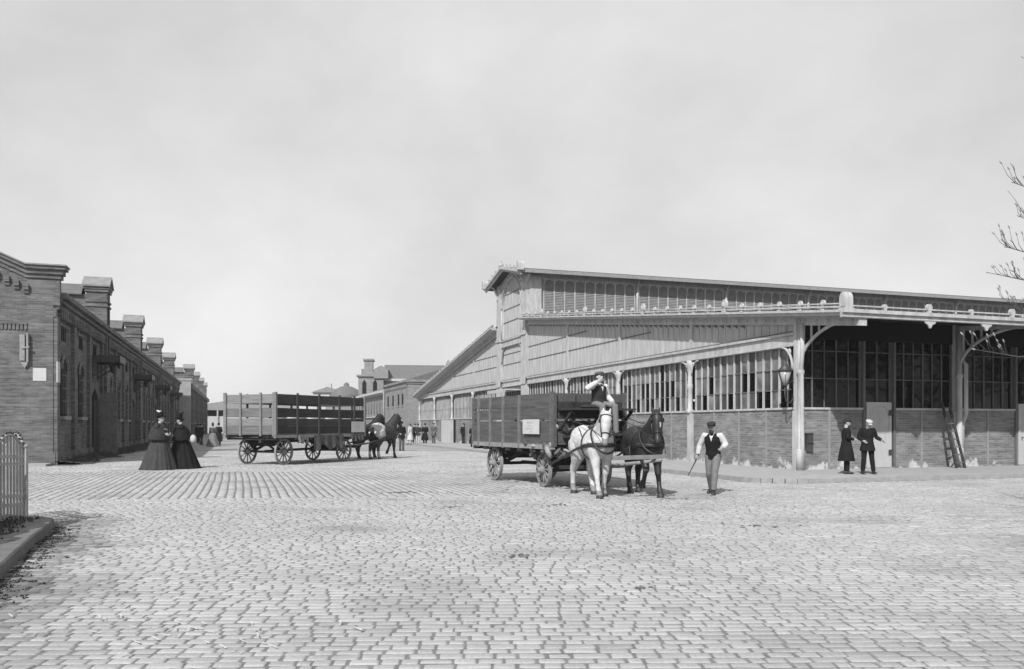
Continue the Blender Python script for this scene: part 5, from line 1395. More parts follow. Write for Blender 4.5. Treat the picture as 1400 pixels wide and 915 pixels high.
def horse(name, loc, rz, label, P, mat, mane, matfn=None, mats=None, scale=1.0, group=None, traces=None, voxel=0.02):
    root = empty(name, loc, rz, label, 'horse', group, scale=scale)
    mb, I = horse_mb(P)
    body = remeshed(mb, 'body', mats or [mat, 'hoof'], voxel, root, 2, matfn or (lambda c: 1 if c.z < 0.075 else 0))
    hb, hd, lat, fr_ = I['hb'], I['hd'], I['lat'], I['front']
    for sg in (-1, 1):
        m = MB(); m.ell(hb + hd * 0.165 + lat * 0.116 * sg + fr_ * 0.058, (0.02, 0.017, 0.02), 0, 8, 6); m.build('eye', 'leather', root)
    # mane
    m = MB(); rng = random.Random(int(loc[0] * 10) + 5)
    nk = I['neck']
    for i in range(46):
        q = i / 45; f = q * (len(nk) - 1); a = int(min(f, len(nk) - 2)); p = nk[a].lerp(nk[a + 1], f - a)
        r = 0.34 - 0.19 * q ** 0.8; d = (nk[a + 1] - nk[a]).normalized(); back = V3((d.z, 0, -d.x)) * -1
        t0 = p + back * (r * 0.96); side = P.get('mane_side', 1)
        m.loft([t0, t0 + V3((rng.uniform(-.02, .02), side * 0.06, 0.0)), t0 + V3((rng.uniform(-0.03, 0.02), side * (0.11 + .03 * rng.random()), -0.10 - 0.06 * rng.random()))], [0.022, 0.02, 0.005], 6)
    for k_ in range(5): m.loft([hb - hd * 0.05 + fr_ * 0.05, hb + hd * 0.03 + fr_ * 0.12 + lat * (k_ - 2) * 0.012, hb + hd * 0.13 + fr_ * 0.13 + lat * (k_ - 2) * 0.02], [0.02, 0.018, 0.005], 6)
    m.build('mane', mane, root)
    m = MB()
    for i in range(16):
        a = rng.uniform(-0.05, 0.05); b = rng.uniform(-0.03, 0.03)
        m.loft([(-0.83, a * 0.4, 1.36), (-0.93, a * 0.7, 1.26), (-0.96 + b, a, 0.95), (-0.93 + b * 2, a * 1.2, 0.62 + rng.uniform(-.06, .06))], [0.035, 0.04, 0.03, 0.005], 6)
    m.build('tail', mane, root)
    # harness
    m = MB()
    def ring(c, n_, a_dir, ra, rb, wdt=0.022, n=28, th=0.010):
        c = V3(c); n_ = V3(n_).normalized(); A = V3(a_dir).normalized(); B = n_.cross(A)
        pts_ = [c + A * ra * math.cos(2 * math.pi * i / n) + B * rb * math.sin(2 * math.pi * i / n) for i in range(n + 1)]
        m.loft(pts_, [(wdt, th)] * (n + 1), 6, lat=tuple(n_), cap=False)
    ring((0.16, 0, 1.135), (1, 0, -0.1), (0, 1, 0), 0.332, 0.362, 0.025)           # girth
    ring((0.62, 0, 1.25), (0.75, 0, 0.62), (0, 1, 0), 0.262, 0.39, 0.03, th=0.02)   # neck strap
    ring((-0.50, 0, 1.24), (1, 0, 0), (0, 1, 0), 0.295, 0.325, 0.018) if P.get('breech') else None
    chest = [(0.20, -0.335, 1.08), (0.50, -0.30, 1.12), (0.68, -0.255, 1.13), (0.80, -0.18, 1.13), (0.875, 0, 1.12), (0.80, 0.18, 1.13), (0.68, 0.255, 1.13), (0.50, 0.30, 1.12), (0.20, 0.335, 1.08)]
    m.loft(chest, [(0.045, 0.013)] * len(chest), 6, lat=(0, 0, 1))
    for sg in (-1, 1):
        tr = traces or (-1.75, 0.62)
        m.loft([(0.20, sg * 0.34, 1.08), (-0.3, sg * 0.345, 0.98), (-0.75, sg * 0.34, 0.86), (tr[0], sg * 0.36, tr[1])], [(0.03, 0.014)] * 4, 6, lat=(0, 0, 1))
        m.loft([(0.16, sg * 0.29, 1.25), (-0.2, sg * 0.22, 1.44), (-0.6, sg * 0.12, 1.52), (-0.82, sg * 0.03, 1.40)], 0.012, 6)
    for s_ in (0.05, 0.43): ring(hb + hd * s_, hd, lat, (0.118 if s_ < 0.2 else 0.084), (0.15 if s_ < 0.2 else 0.104), 0.013, 18)
    for sg in (-1, 1):
        m.loft([hb + hd * 0.02 + lat * sg * 0.118, hb + hd * 0.27 + lat * sg * 0.112, hb + hd * 0.5 + lat * sg * 0.076], [(0.014, 0.008)] * 3, 6)
        if P.get('blinkers', True):
            c = hb + hd * 0.15 + lat * sg * 0.135 + fr_ * 0.05; m.ell(c, (0.05, 0.012, 0.05), 0, 10, 6)
        m.loft([hb + hd * 0.50 + lat * sg * 0.07, (0.72, sg * 0.22, 1.40), (0.3, sg * 0.2, 1.52), (-0.9, sg * 0.15, 1.65), (tr[0] - 0.3, sg * 0.1, 1.85)], 0.009, 6) if P.get('reins') else None
    m.build('harness', 'leather', root)
    if P.get('pad'):
        m = MB(); m.loft([(0.10, 0, 1.50), (0.16, 0, 1.52), (0.24, 0, 1.51)], [(0.16, 0.05)] * 3, 12, lat=(0, 1, 0)); m.build('saddle_pad', 'leather', root)
    return root
# white horse (near), black horse beside it
HA = R(-81)
def hoof_or(c): return 1 if c.z < 0.075 else 0
def white_fn(c):
    if c.z < 0.075: return 1
    if c.x > 1.12 and c.z < 1.28 + 0.02 * math.sin(c.y * 60): return 2
    if c.z < 0.20 + 0.03 * math.sin(c.x * 30): return 2
    return 0
h1 = horse('horse', (1.84, 18.9, 0), R(-74), 'white horse in dark harness, left of the near wagon pair, walking toward the camera',
      dict(poll=(1.06, 1.76), headang=-1.25, yaw=-0.20, fr=(0.20, 0), fl=(-0.28, 0), hr=-0.12, hl=0.36, reins=True, mane_side=-1, pad=True), 'horse_white', 'mane_light', white_fn, ['horse_white', 'hoof', 'horse_muzzle'], 1.04, 'horses of the near wagon', traces=(-1.9, 0.60), voxel=0.018)
def dark_fn(c):
    if c.z < 0.075: return 1
    if abs(c.y + 0.01) < 0.022 and c.x > 1.20 and 1.52 < c.z < 1.62: return 2
    return 0
h2 = horse('horse', (3.02, 19.1, 0), HA, 'black horse with a raised foreleg, right of the white horse in the near pair',
      dict(poll=(1.02, 1.80), headang=-1.25, yaw=-0.06, fr=(0.0, 1), fl=(0.18, 0), hr=0.20, hl=-0.12, reins=True, mane_side=1, pad=True), 'horse_dark', 'mane_dark', dark_fn, ['horse_dark', 'hoof', 'horse_white'], 1.03, 'horses of the near wagon', traces=(-2.1, 0.60), voxel=0.018)
# neck yoke beam in front of the pair
yk = empty('neck_yoke', (2.55, 17.85, 0.90), HA, 'worn wooden beam slung across the chests of the near horse pair', 'yoke')
m = MB(); m.beam((0, -0.40, 0), (0.05, 0.80, 0.03), 0.08, 0.09); m.build('beam', 'yoke_wood', yk)
for y in (0.0, 0.8):
    m = MB(); m.loft([(0.0, y, 0.05), (-0.06, y, 0.26)], 0.012, 6); m.build('chain', 'iron_dark', yk)
# black traces leading down from the white horse
HB = R(46)
def bay_fn(c):
    if c.z < 0.075: return 1
    if c.x < -0.30 + 0.1 * math.sin(c.z * 9) and c.z > 1.02 + 0.16 * math.sin(c.y * 11 + 1): return 2
    if c.z < 0.42 and c.x > -0.2: return 0
    if c.z < 0.34: return 2
    return 0
h3 = horse('horse', (-6.2, 40.1, 0), R(66), 'dark horse with a white rump, nearer of the far wagon pair, seen from behind',
      dict(poll=(1.02, 1.86), headang=-0.95, fr=(0.05, 0), fl=(0, 1), hr=0.05, hl=-0.18, mane_side=1, breech=False), 'horse_bay', 'mane_dark', bay_fn, ['horse_bay', 'hoof', 'horse_white'], 1.12, 'horses of the far wagon', traces=(-1.7, 0.7), voxel=0.025)
h4 = horse('horse', (-7.15, 40.7, 0), R(64), 'dark horse on the far side of the far pair, mostly hidden by its mate',
      dict(poll=(1.02, 1.86), headang=-0.95, fr=(-0.2, 0), fl=(0.2, 0), hr=-0.1, hl=0.3, mane_side=1), 'horse_dark', 'mane_dark', None, ['horse_dark', 'hoof'], 1.12, 'horses of the far wagon', traces=(-1.7, 0.7), voxel=0.025)

# ================================================================== people
def hand(m, w_, d, palm_n, curl=0.5, side=1):
    """w_ wrist, d direction of the hand, palm_n palm normal; five separate fingers"""
    w_ = V3(w_); d = V3(d).normalized(); pn = V3(palm_n); pn = (pn - d * pn.dot(d)).normalized(); s = d.cross(pn) * side
    m.loft([w_, w_ + d * 0.03, w_ + d * 0.06, w_ + d * 0.09], [(0.026, 0.02), (0.036, 0.018), (0.041, 0.016), (0.038, 0.013)], 10, lat=tuple(s))
    for i, ln in enumerate((0.068, 0.078, 0.072, 0.056)):
        b = w_ + d * 0.085 + s * (0.03 - 0.02 * i)
        p1 = b + (d * math.cos(curl * .5) + pn * math.sin(curl * .5)) * ln * 0.45
        p2 = p1 + (d * math.cos(curl * 1.2) + pn * math.sin(curl * 1.2)) * ln * 0.32
        p3 = p2 + (d * math.cos(curl * 1.8) + pn * math.sin(curl * 1.8)) * ln * 0.28
        m.loft([b - d * 0.02, p1, p2, p3], [0.0095, 0.009, 0.0085, 0.007], 6)
    t0 = w_ + d * 0.025 + s * 0.024
    m.loft([t0, t0 + (d * 0.6 + s * 0.6 + pn * .3).normalized() * 0.04, t0 + (d * 0.9 + s * 0.35 + pn * .5).normalized() * 0.075], [0.013, 0.011, 0.009], 6)
DEF = dict(pelvis=(0, 0, .94), chest=(0, 0, 1.26), neck=(0, 0, 1.46), head=(0.025, 0, 1.62),
           hipL=(0, .09, .92), kneeL=(0.03, .10, .50), ankL=(0, .10, .09), hipR=(0, -.09, .92), kneeR=(0.03, -.10, .50), ankR=(0, -.10, .09),
           shL=(0, .18, 1.42), elL=(-.02, .23, 1.14), wrL=(.05, .24, .90), shR=(0, -.18, 1.42), elR=(-.02, -.23, 1.14), wrR=(.05, -.24, .90))
def torso(m, J, k=1.0, g=0.0, low=True):
    pv, ch, nk = V3(J['pelvis']), V3(J['chest']), V3(J['neck'])
    up = (nk - ch).normalized()
    pts = [pv - V3((0, 0, .10)), pv, pv.lerp(ch, 0.35), pv.lerp(ch, 0.75), ch + up * 0.04, ch + up * 0.12, nk - up * 0.03, nk]
    rad = [(0.15, 0.115), (0.165, 0.12), (0.145, 0.105), (0.165, 0.118), (0.178, 0.122), (0.175, 0.105), (0.11, 0.08), (0.06, 0.06)]
    m.loft(pts, [(a * k + g, b * k + g) for a, b in rad], 18, lat=(0, 1, 0))
def arm(m, J, s, g=0.0, end=1.0):
    a, b, c = V3(J['sh' + s]), V3(J['el' + s]), V3(J['wr' + s]); nk = V3(J['neck'])
    m.loft([a.lerp(nk, 0.35) - V3((0, 0, 0.03)), a, a.lerp(b, 0.3), a.lerp(b, 0.8), b, b.lerp(c, 0.3), b.lerp(c, 0.75), b.lerp(c, end)], [0.045 + g, 0.055 + g, 0.05 + g, 0.042 + g, 0.041 + g, 0.042 + g, 0.032 + g, 0.026 + g], 12)
def leg_(m, J, s, g=0.0, end=1.0):
    a, b, c = V3(J['hip' + s]), V3(J['knee' + s]), V3(J['ank' + s])
    m.loft([a, a.lerp(b, 0.25), a.lerp(b, 0.7), b, b.lerp(c, 0.3), b.lerp(c, 0.7), b.lerp(c, end)], [0.092 + g, 0.085 + g, 0.064 + g, 0.056 + g, 0.057 + g, 0.042 + g, 0.036 + g], 14)
def foot(m, J, s, g=0.0, face=None):
    c = V3(J['ank' + s]); d = V3(J.get('toe' + s, (1, 0, 0))); d = d.normalized()
    m.loft([c + V3((0, 0, .03)), c - V3((0, 0, 0.02))], [0.042 + g, 0.042 + g], 10)
    m.loft([c - d * 0.075 - V3((0, 0, .045)), c - d * 0.04 - V3((0, 0, .035)), c + d * 0.06 - V3((0, 0, .04)), c + d * 0.14 - V3((0, 0, .055)), c + d * 0.19 - V3((0, 0, .065))], [(0.03 + g, 0.035 + g), (0.036 + g, 0.045 + g), (0.042 + g, 0.042 + g), (0.046 + g, 0.028 + g), (0.028 + g, 0.018 + g)], 10)
def head_(m, J):
    h = V3(J['head']); f = V3(J.get('look', (1, 0, 0))).normalized(); l = V3((0, 0, 1)).cross(f).normalized(); u = f.cross(l)
    Rm = Matrix((f, l, u)).transposed()
    nk = V3(J['neck'])
    m.loft([nk - V3((0, 0, .04)), nk.lerp(h, 0.6) - f * 0.015], [0.062, 0.055], 12)
    m.ell(h + u * 0.025 - f * 0.008, (0.097, 0.077, 0.098), 0, 16, 12, Rm)
    m.loft([h + u * 0.03 + f * 0.02, h - u * 0.04 + f * 0.035, h - u * 0.095 + f * 0.052], [(0.070, 0.068), (0.060, 0.058), (0.030, 0.032)], 12, lat=tuple(l))
    m.loft([h + u * 0.035 + f * 0.088, h - u * 0.005 + f * 0.108, h - u * 0.018 + f * 0.098], [0.009, 0.014, 0.012], 8)       # nose
    m.loft([h - u * 0.047 + f * 0.088 - l * 0.022, h - u * 0.046 + f * 0.096, h - u * 0.047 + f * 0.088 + l * 0.022], [0.006, 0.009, 0.006], 6)  # lips
    m.loft([h + u * 0.048 + f * 0.085 - l * 0.045, h + u * 0.05 + f * 0.093, h + u * 0.048 + f * 0.085 + l * 0.045], [0.008, 0.01, 0.008], 6)   # brow
    for s in (-1, 1): m.ell(h + l * s * 0.078 - f * 0.012 + u * 0.005, (0.022, 0.012, 0.032), 0, 8, 6, Rm)
    return h, f, l, u
def person(name, loc, rz, label, J=None, top='cloth_dark', trous='cloth_mid', shoe='leather', hat='cap', hatmat='cloth_dark', coat=None, vest=None, group=None, scale=1.0, hair='hair_dark', beard=False,
           sleeves=None, voxel=0.0085, curl=(0.5, 0.5), handdir=None, skirt=None, apron=None):
    root = empty(name, loc, rz, label, 'person', group, scale=scale)
    J = {**DEF, **(J or {})}
    m = MB(); torso(m, J); h, f, l, u = head_(m, J)
    for i, s in enumerate('LR'):
        arm(m, J, s); leg_(m, J, s); foot(m, J, s)
        e, w_ = V3(J['el' + s]), V3(J['wr' + s]); d = (w_ - e).normalized()
        if handdir and s in handdir: d = V3(handdir[s]).normalized()
        pn = V3((0, -1 if s == 'L' else 1, 0)) if abs(d.y) < 0.8 else V3((-1, 0, 0))
        hand(m, w_, d, pn, curl[i], 1 if s == 'R' else -1)
    remeshed(m, 'body', 'skin', voxel, root, 1)
    for s in (-1, 1):
        m = MB(); m.ell(h + u * 0.028 + l * s * 0.031 + f * 0.082, (0.010, 0.012, 0.009), 0, 8, 6); m.build('eye', 'leather', root)
    vx = max(0.012, voxel)
    tr = MB()
    pv = V3(J['pelvis'])
    if not skirt:
        tr.loft([pv + V3((0, 0, .10)), pv, pv - V3((0, 0, .10))], [(0.155, 0.12), (0.175, 0.13), (0.16, 0.12)], 16, lat=(0, 1, 0))
        for s in 'LR': leg_(tr, J, s, 0.020, 0.93)
        for s in 'LR':
            a, b = V3(J['knee' + s]), V3(J['ank' + s]); tr.loft([a, a.lerp(b, .5), a.lerp(b, 0.97)], [0.078, 0.072, 0.066], 12)
        remeshed(tr, 'trousers', trous, vx, root, 2)
    sh_ = MB()
    for s in 'LR': foot(sh_, J, s, 0.008)
    remeshed(sh_, 'shoes', shoe, 0.012, root, 1)
    ch, nk = V3(J['chest']), V3(J['neck']); up = (nk - ch).normalized()
    if coat is not None:   # jacket or long coat down to height 'coat'
        c = MB(); torso(c, J, 1.0, 0.028)
        dn = V3(J.get('hem', (0, 0, 0)))
        c.loft([pv + V3((0, 0, .12)), pv, V3((pv.x, pv.y, (pv.z + coat) / 2)) + dn * .5, V3((pv.x, pv.y, coat)) + dn], [(0.18, 0.145), (0.20, 0.165), (0.205 + (0.94 - coat) * 0.10, 0.18 + (0.94 - coat) * 0.08), (0.21 + (0.94 - coat) * 0.16, 0.19 + (0.94 - coat) * 0.14)], 18, lat=(0, 1, 0))
        for s in 'LR': arm(c, J, s, 0.022, 0.96)
        c.loft([nk - up * 0.05, nk + up * 0.015], [(0.10, 0.085), (0.072, 0.07)], 12, lat=(0, 1, 0))
        remeshed(c, 'coat', top, vx, root, 2)
    elif skirt:
        c = MB(); torso(c, J, 0.95, 0.02)
        for s in 'LR':
            arm(c, J, s, 0.018, 0.96); a, b = V3(J['sh' + s]), V3(J['el' + s]); c.ell(a.lerp(b, 0.25) + V3((0, 0, 0.02)), (0.10, 0.105, 0.13), 0, 12, 8)
        c.loft([nk - up * 0.04, nk + up * 0.04], [0.062, 0.058], 12)
        if J.get('cape'): c.loft([nk + up * 0.02, nk - V3((0.0, 0, 0.06)), nk - V3((0.02, 0, 0.20)), nk - V3((0.04, 0, 0.38)), nk - V3((0.05, 0, 0.50))], [(0.09, 0.09), (0.23, 0.19), (0.31, 0.26), (0.36, 0.31), (0.37, 0.33)], 18, lat=(0, 1, 0))
        remeshed(c, 'bodice', top, vx, root, 2)
        m = MB(); n = 96; vs = []; fs = []; prof = [(1.06, 0.125), (1.0, 0.20), (0.88, 0.28), (0.62, 0.355), (0.32, 0.46), (0.08, 0.54), (0.015, 0.57)]
        for j_, (z, r) in enumerate(prof):
            for i in range(n):
                a = 2 * math.pi * i / n; fo = 1 + (0.04 * math.sin(a * 10 + 1 + 1.9 * math.sin(a * 3 + loc[1])) + 0.025 * math.sin(a * 19 + 2 + math.sin(a * 2)) + 0.045 * math.sin(a * 4 + loc[0])) * min(1, j_ / 3)
                back = 0.10 * (j_ / 6) * (-math.cos(a) > 0) * (-math.cos(a))
                vs.append((r * fo * math.cos(a) * 0.92 - back - 0.04 * j_ / 6, r * fo * math.sin(a) * 0.88, z))
        for j_ in range(len(prof) - 1):
            for i in range(n): i2 = (i + 1) % n; fs.append((j_ * n + i, (j_ + 1) * n + i, (j_ + 1) * n + i2, j_ * n + i2))
        fs.append(tuple(range(n)))
        m.add(vs, fs, 0, True); m.build('skirt', skirt, root)
        m = MB(); rg = random.Random(int(loc[0] * 7))
        for _ in range(16):
            a_ = rg.uniform(-0.12, 0.12); m.ell((0.20 + rg.uniform(-.02, .05), a_, 1.36 - abs(a_) * 0.5 - rg.uniform(0, 0.2)), (0.03, 0.035, 0.025), 0, 8, 5)
        m.build('lace_front', 'cloth_grey', root)
    else:
        c = MB(); torso(c, J, 1.0, 0.012)
        for s in 'LR': arm(c, J, s, 0.028, 0.95)
        remeshed(c, 'shirt', sleeves or 'cloth_white', vx, root, 2)
    if vest:
        c = MB(); torso(c, J, 1.0, 0.022)
        c.loft([pv + V3((0, 0, .16)), pv + V3((0.01, 0, .0)), pv - V3((0, 0, .03))], [(0.17, 0.135), (0.18, 0.145), (0.17, 0.13)], 16, lat=(0, 1, 0))
        v = remeshed(c, 'vest', vest, vx, root, 2)
        m = MB(); d_ = up; fr2 = V3((1, 0, 0)); 
        m.add([tuple(ch + up * 0.19 + V3((0.06, -0.055, 0))), tuple(ch + up * 0.19 + V3((0.06, 0.055, 0))), tuple(ch + up * 0.0 + V3((0.152, 0.0, 0))), tuple(ch + up * 0.1 + V3((0.138, -0.03, 0))), tuple(ch + up * 0.1 + V3((0.138, 0.03, 0)))], [(0, 3, 4, 1), (3, 2, 4)]); m.build('shirt_front', 'cloth_white', root)
    if apron:
        m = MB(); m.loft([pv + V3((0.03, 0, .15)), pv + V3((0.05, 0, -.1)), pv + V3((0.08, 0, -0.5))], [(0.18, 0.13), (0.2, 0.15), (0.24, 0.16)], 16, lat=(0, 1, 0)); m.build('apron', apron, root)
    # hair and hat
    m = MB(); m.ell(h + u * 0.034 - f * 0.022, (0.096, 0.083, 0.092), 0, 14, 10, Matrix((f, l, u)).transposed())
    if skirt: m.ell(h - f * 0.085 + u * 0.03, (0.05, 0.055, 0.055), 0, 10, 8)
    m.build('hair', hair, root)
    if beard: m = MB(); m.ell(h - u * 0.085 + f * 0.055, (0.04, 0.055, 0.06), 0, 10, 8); m.ell(h - u * 0.033 + f * 0.098, (0.012, 0.035, 0.012), 0, 8, 6); m.build('beard', hair, root)
    if hat == 'cap':
        m = MB(); c = h + u * 0.075
        m.loft([c - u * 0.015, c + u * 0.03, c + u * 0.055, c + u * 0.065], [(0.092, 0.105), (0.105, 0.118), (0.09, 0.10), (0.03, 0.04)], 16, lat=tuple(l))
        m.loft([c - u * 0.01 + f * 0.07, c - u * 0.025 + f * 0.15], [(0.075, 0.012), (0.05, 0.006)], 12, lat=tuple(l)); m.build('cap', hatmat, root)
    elif hat == 'bowler':
        m = MB(); c = h + u * 0.07; m.loft([c - u * .004, c + u * 0.004], [(0.125, 0.145), (0.13, 0.15)], 18, lat=tuple(l)); m.ell(c + u * 0.03, (0.10, 0.092, 0.085), 0, 16, 10); m.build('hat', hatmat, root)
    elif hat == 'lady':
        m = MB(); c = h + u * 0.09; m.loft([c - u * .01, c + u * 0.006], [(0.15, 0.16), (0.16, 0.17)], 18, lat=tuple(l)); m.ell(c + u * 0.045, (0.09, 0.085, 0.07), 0, 14, 8)
        for i in range(7): m.ell(c + u * (0.09 + 0.02 * (i % 2)) + V3((0.06 * math.cos(i), 0.06 * math.sin(i), 0)), (0.035, 0.03, 0.045), 0, 8, 6)
        o = m.build('hat', hatmat, root)
        m = MB(); c2 = c + u * 0.10
        for i in range(5): m.loft([c2 - f * 0.02, c2 + u * 0.07 - f * (0.02 + 0.02 * i), c2 + u * (0.06 + .01 * i) - f * (0.07 + .02 * i)], [0.02, 0.028, 0.01], 8)
        m.build('feather', 'cloth_white' if J.get('whitefeather') else hatmat, o)
    return root
# drover walking with a stick
def at(px, Y, z=0.0): return V3(((px - 700) / F * Y, Y, z))
J = dict(pelvis=(-.01, 0, .92), chest=(0.03, 0, 1.24), neck=(0.07, 0, 1.43), head=(0.13, 0, 1.565), look=(1, -0.05, -0.32), kneeL=(0.17, .08, .50), ankL=(0.22, .07, .10), kneeR=(0.02, -.09, .49), ankR=(-0.22, -.10, .13),
         toeL=(1, .15, 0), toeR=(1, -.2, -.25), shL=(0.05, .185, 1.38), shR=(0.03, -.19, 1.38), elR=(-0.02, -.32, 1.15), wrR=(0.02, -.36, .92), elL=(0.0, .30, 1.17), wrL=(0.14, .26, 1.10))
dr = person('person', tuple(at(975, 19.3)), R(-118), 'drover in a dark vest and peaked cap walking on the cobbles, right of the horses', J, vest='cloth_black', trous='cloth_grey', hat='cap', hatmat='cloth_dark', curl=(1.0, 1.0), beard=True, scale=0.99)
stick = empty('walking_stick', dr.location, R(-118), 'thin dark stick hanging from the right hand of the drover in the vest', 'stick')
m = MB(); m.loft([(0.05, -0.34, 0.90), (0.02, -0.42, 0.74), (-0.03, -0.60, 0.42)], [0.014, 0.013, 0.008], 8); m.build('shaft', 'wood_dark', stick)
m = MB(); m.ell((0.055, -0.33, 0.915), (0.02, 0.02, 0.025), 0, 8, 6); m.build('knob', 'wood_dark', stick)
# driver on the bench, bottle at his lips
dloc = tuple(V3((0.88, 23.4, 0)) + V3((0.425, -0.905, 0)) * 2.95 + V3((0.905, 0.425, 0)) * 0.03 + V3((0, 0, 1.07)))
J = dict(pelvis=(0, 0, 1.00), chest=(0.03, 0, 1.30), neck=(0.04, 0, 1.48), head=(0.06, 0, 1.635), look=(1, 0.1, 0.12), hipL=(0, .09, .98), kneeL=(0.42, .17, .96), ankL=(0.50, .15, .42 - .12), hipR=(0, -.09, .98), kneeR=(0.40, -.18, .96), ankR=(0.48, -.17, .42 - .12),
         shL=(0.03, .18, 1.43), shR=(0.03, -.18, 1.43), elR=(0.12, -.42, 1.36), wrR=(0.22, -.17, 1.53), elL=(0.02, .28, 1.18), wrL=(0.26, .24, 1.04))
dv = person('person', dloc, H1 + R(6), 'driver in shirtsleeves and flat cap sitting on the wagon bench, drinking from a bottle', J, vest='cloth_dark', trous='cloth_grey', hat='cap', hatmat='cloth_mid', curl=(1.1, 1.2), handdir={'R': (0.1, 0.8, 0.25)}, scale=1.06)
bt = empty('bottle', dv.location, H1 + R(6), 'pale bottle held to the lips of the wagon driver', 'bottle')
m = MB(); m.loft([(0.165, -0.02, 1.60), (0.21, -0.03, 1.615), (0.23, -0.04, 1.625), (0.31, -0.05, 1.66)], [0.012, 0.014, 0.03, 0.03], 12); m.build('glass', 'cloth_grey', bt)
# two men by the front wall
J = dict(elL=(0.0, .25, 1.17), wrL=(.20, .14, 1.12), elR=(0.0, -.25, 1.17), wrR=(.20, -.14, 1.10), look=(1, 0, -0.15), kneeL=(0.02, .07, .5), kneeR=(0.02, -.07, .5), ankL=(0, .07, .09), ankR=(0.02, -.07, .09))
mA = person('person', tuple(at(1157, 25.6, PV)), R(-12), 'man in a long black overcoat on the pavement, facing the man at the pale door', J, top='cloth_black', trous='cloth_black', coat=0.42, hat='cap', hatmat='cloth_dark', beard=True, scale=0.97)
J = dict(neck=(0.03, 0, 1.45), head=(0.09, 0, 1.59), look=(1, 0.1, -0.55), elL=(-0.02, .29, 1.17), wrL=(.12, .40, 1.08), elR=(-0.04, -.27, 1.16), wrR=(.12, -.18, 1.06), kneeL=(0.02, .13, .5), ankL=(0.0, .19, .09), hipL=(0, .1, .92), kneeR=(0.02, -.12, .5), ankR=(0.0, -.15, .09))
mB = person('person', tuple(at(1186, 25.5, PV)), R(-92), 'man in a short dark jacket and pale cap standing before the pale door', J, top='cloth_black', trous='cloth_black', coat=0.74, hat='cap', hatmat='cloth_light', scale=0.97)
# the two ladies
J = dict(elL=(0.04, .26, 1.20), wrL=(.24, .12, 1.16), elR=(0.04, -.26, 1.20), wrR=(.24, -.12, 1.14), look=(1, 0, 0), cape=True, whitefeather=True)
lA = person('person', tuple(at(219, 30.0)), R(-8), 'lady in a wide grey dress and white plumed hat, left of the two ladies', J, top='cloth_dark', skirt='cloth_dress', hat='lady', hatmat='cloth_black', scale=1.13)
J = dict(elL=(0.06, .25, 1.18), wrL=(.22, .10, 1.12), elR=(0.0, -.27, 1.17), wrR=(.12, -.24, .98), look=(0.8, -0.6, 0), cape=True)
lB = person('person', tuple(at(247, 30.7)), R(-150), 'lady in a black dress and cape with a pale bag, right of the two ladies', J, top='cloth_black', skirt='cloth_black', hat='lady', hatmat='cloth_black', scale=1.10)
bag = empty('handbag', tuple(at(264, 30.0, 1.12)), 0, 'pale round bag hanging at the hip of the lady in black', 'bag')
m = MB(); m.ell((0, 0, 0), (0.11, 0.08, 0.15), 0, 14, 10); m.build('pouch', 'cloth_light', bag); m = MB(); m.loft([(-0.06, 0, 0.12), (-0.12, 0, 0.26), (-0.02, 0, 0.30), (0.05, 0, 0.13)], 0.01, 6); m.build('strap', 'leather', bag)
# distant people
JW = dict(kneeL=(0.12, .09, .5), ankL=(0.16, .09, .09), kneeR=(0.0, -.09, .5), ankR=(-0.16, -.09, .10))
JH = dict(elL=(-0.06, .26, 1.17), wrL=(.12, .20, 1.02), elR=(-0.06, -.26, 1.17), wrR=(.14, -.18, 1.05))
G = 'people standing far down the square'
person('person', tuple(at(549, 52.5)), R(-60), 'man in a dark jacket standing alone just right of the far horses', {**JH}, top='cloth_black', trous='cloth_mid', coat=0.80, hat='bowler', hatmat='cloth_black', scale=1.04, voxel=0.014)
arche = {}
def far_person(key, px, Y, rz, label, z=0.0, scale=1.0, **kw):
    if key in arche:
        o = copy_tree(arche[key]); o.location = tuple(at(px, Y, z)); o.rotation_euler[2] = rz; o.scale = (scale,) * 3; o['label'] = label
        return o
    o = person('person', tuple(at(px, Y, z)), rz, label, group=G, scale=scale, voxel=0.016, **kw); arche[key] = o; return o
far_person('coat', 581, 70, R(-80), 'stout figure in a long dark coat, second from the right of the far group', J=JH, top='cloth_black', trous='cloth_black', coat=0.35, hat='bowler', hatmat='cloth_black', scale=1.0)
far_person('white', 561, 69, R(150), 'figure in a white butcher coat standing beside the far horses', J=JW, top='cloth_white', trous='cloth_light', coat=0.40, hat='cap', hatmat='cloth_mid')
far_person('jack', 567, 70, R(-60), 'dark jacketed man just right of the figure in the white coat', J=JW, top='cloth_black', trous='cloth_dark', coat=0.78, hat='cap', hatmat='cloth_dark')
far_person('apron', 571.5, 69.5, R(-100), 'man with a pale apron in the middle of the far group', J=JH, top='cloth_dark', trous='cloth_light', coat=0.8, hat='cap', hatmat='cloth_dark')
far_person('grey', 593, 70, R(-120), 'man in a grey smock, rightmost of the far group', J=JH, top='cloth_mid', trous='cloth_mid', coat=0.7, hat='cap', hatmat='cloth_mid', scale=1.04)
far_person('jack', 634, 69, R(-90), 'man in a black jacket before the hall wall, left of the near wagon', scale=1.02)
far_person('apron', 637.5, 70, R(-80), 'man in pale trousers beside the black jacketed man near the wagon tail', scale=0.97)
far_person('coat', 646.5, 58, R(-100), 'dark figure half hidden behind the tail of the near wagon', scale=0.95)
far_person('coat', 299, 66, R(100), 'dark coated man just left of the far wagon tail', scale=1.02)
far_person('jack', 275, 68, R(60), 'dark figure behind the lady in black, nearest the left buildings', scale=1.0)
far_person('jack', 271, 74, R(100), 'second dark figure behind the lady in black, slightly farther off')
o = person('person', tuple(at(291, 64)), R(120), 'woman in a light skirt walking between the two ladies and the far wagon', {**JH}, top='cloth_mid', skirt='cloth_grey', hat='lady', hatmat='cloth_dark', scale=0.98, voxel=0.016)

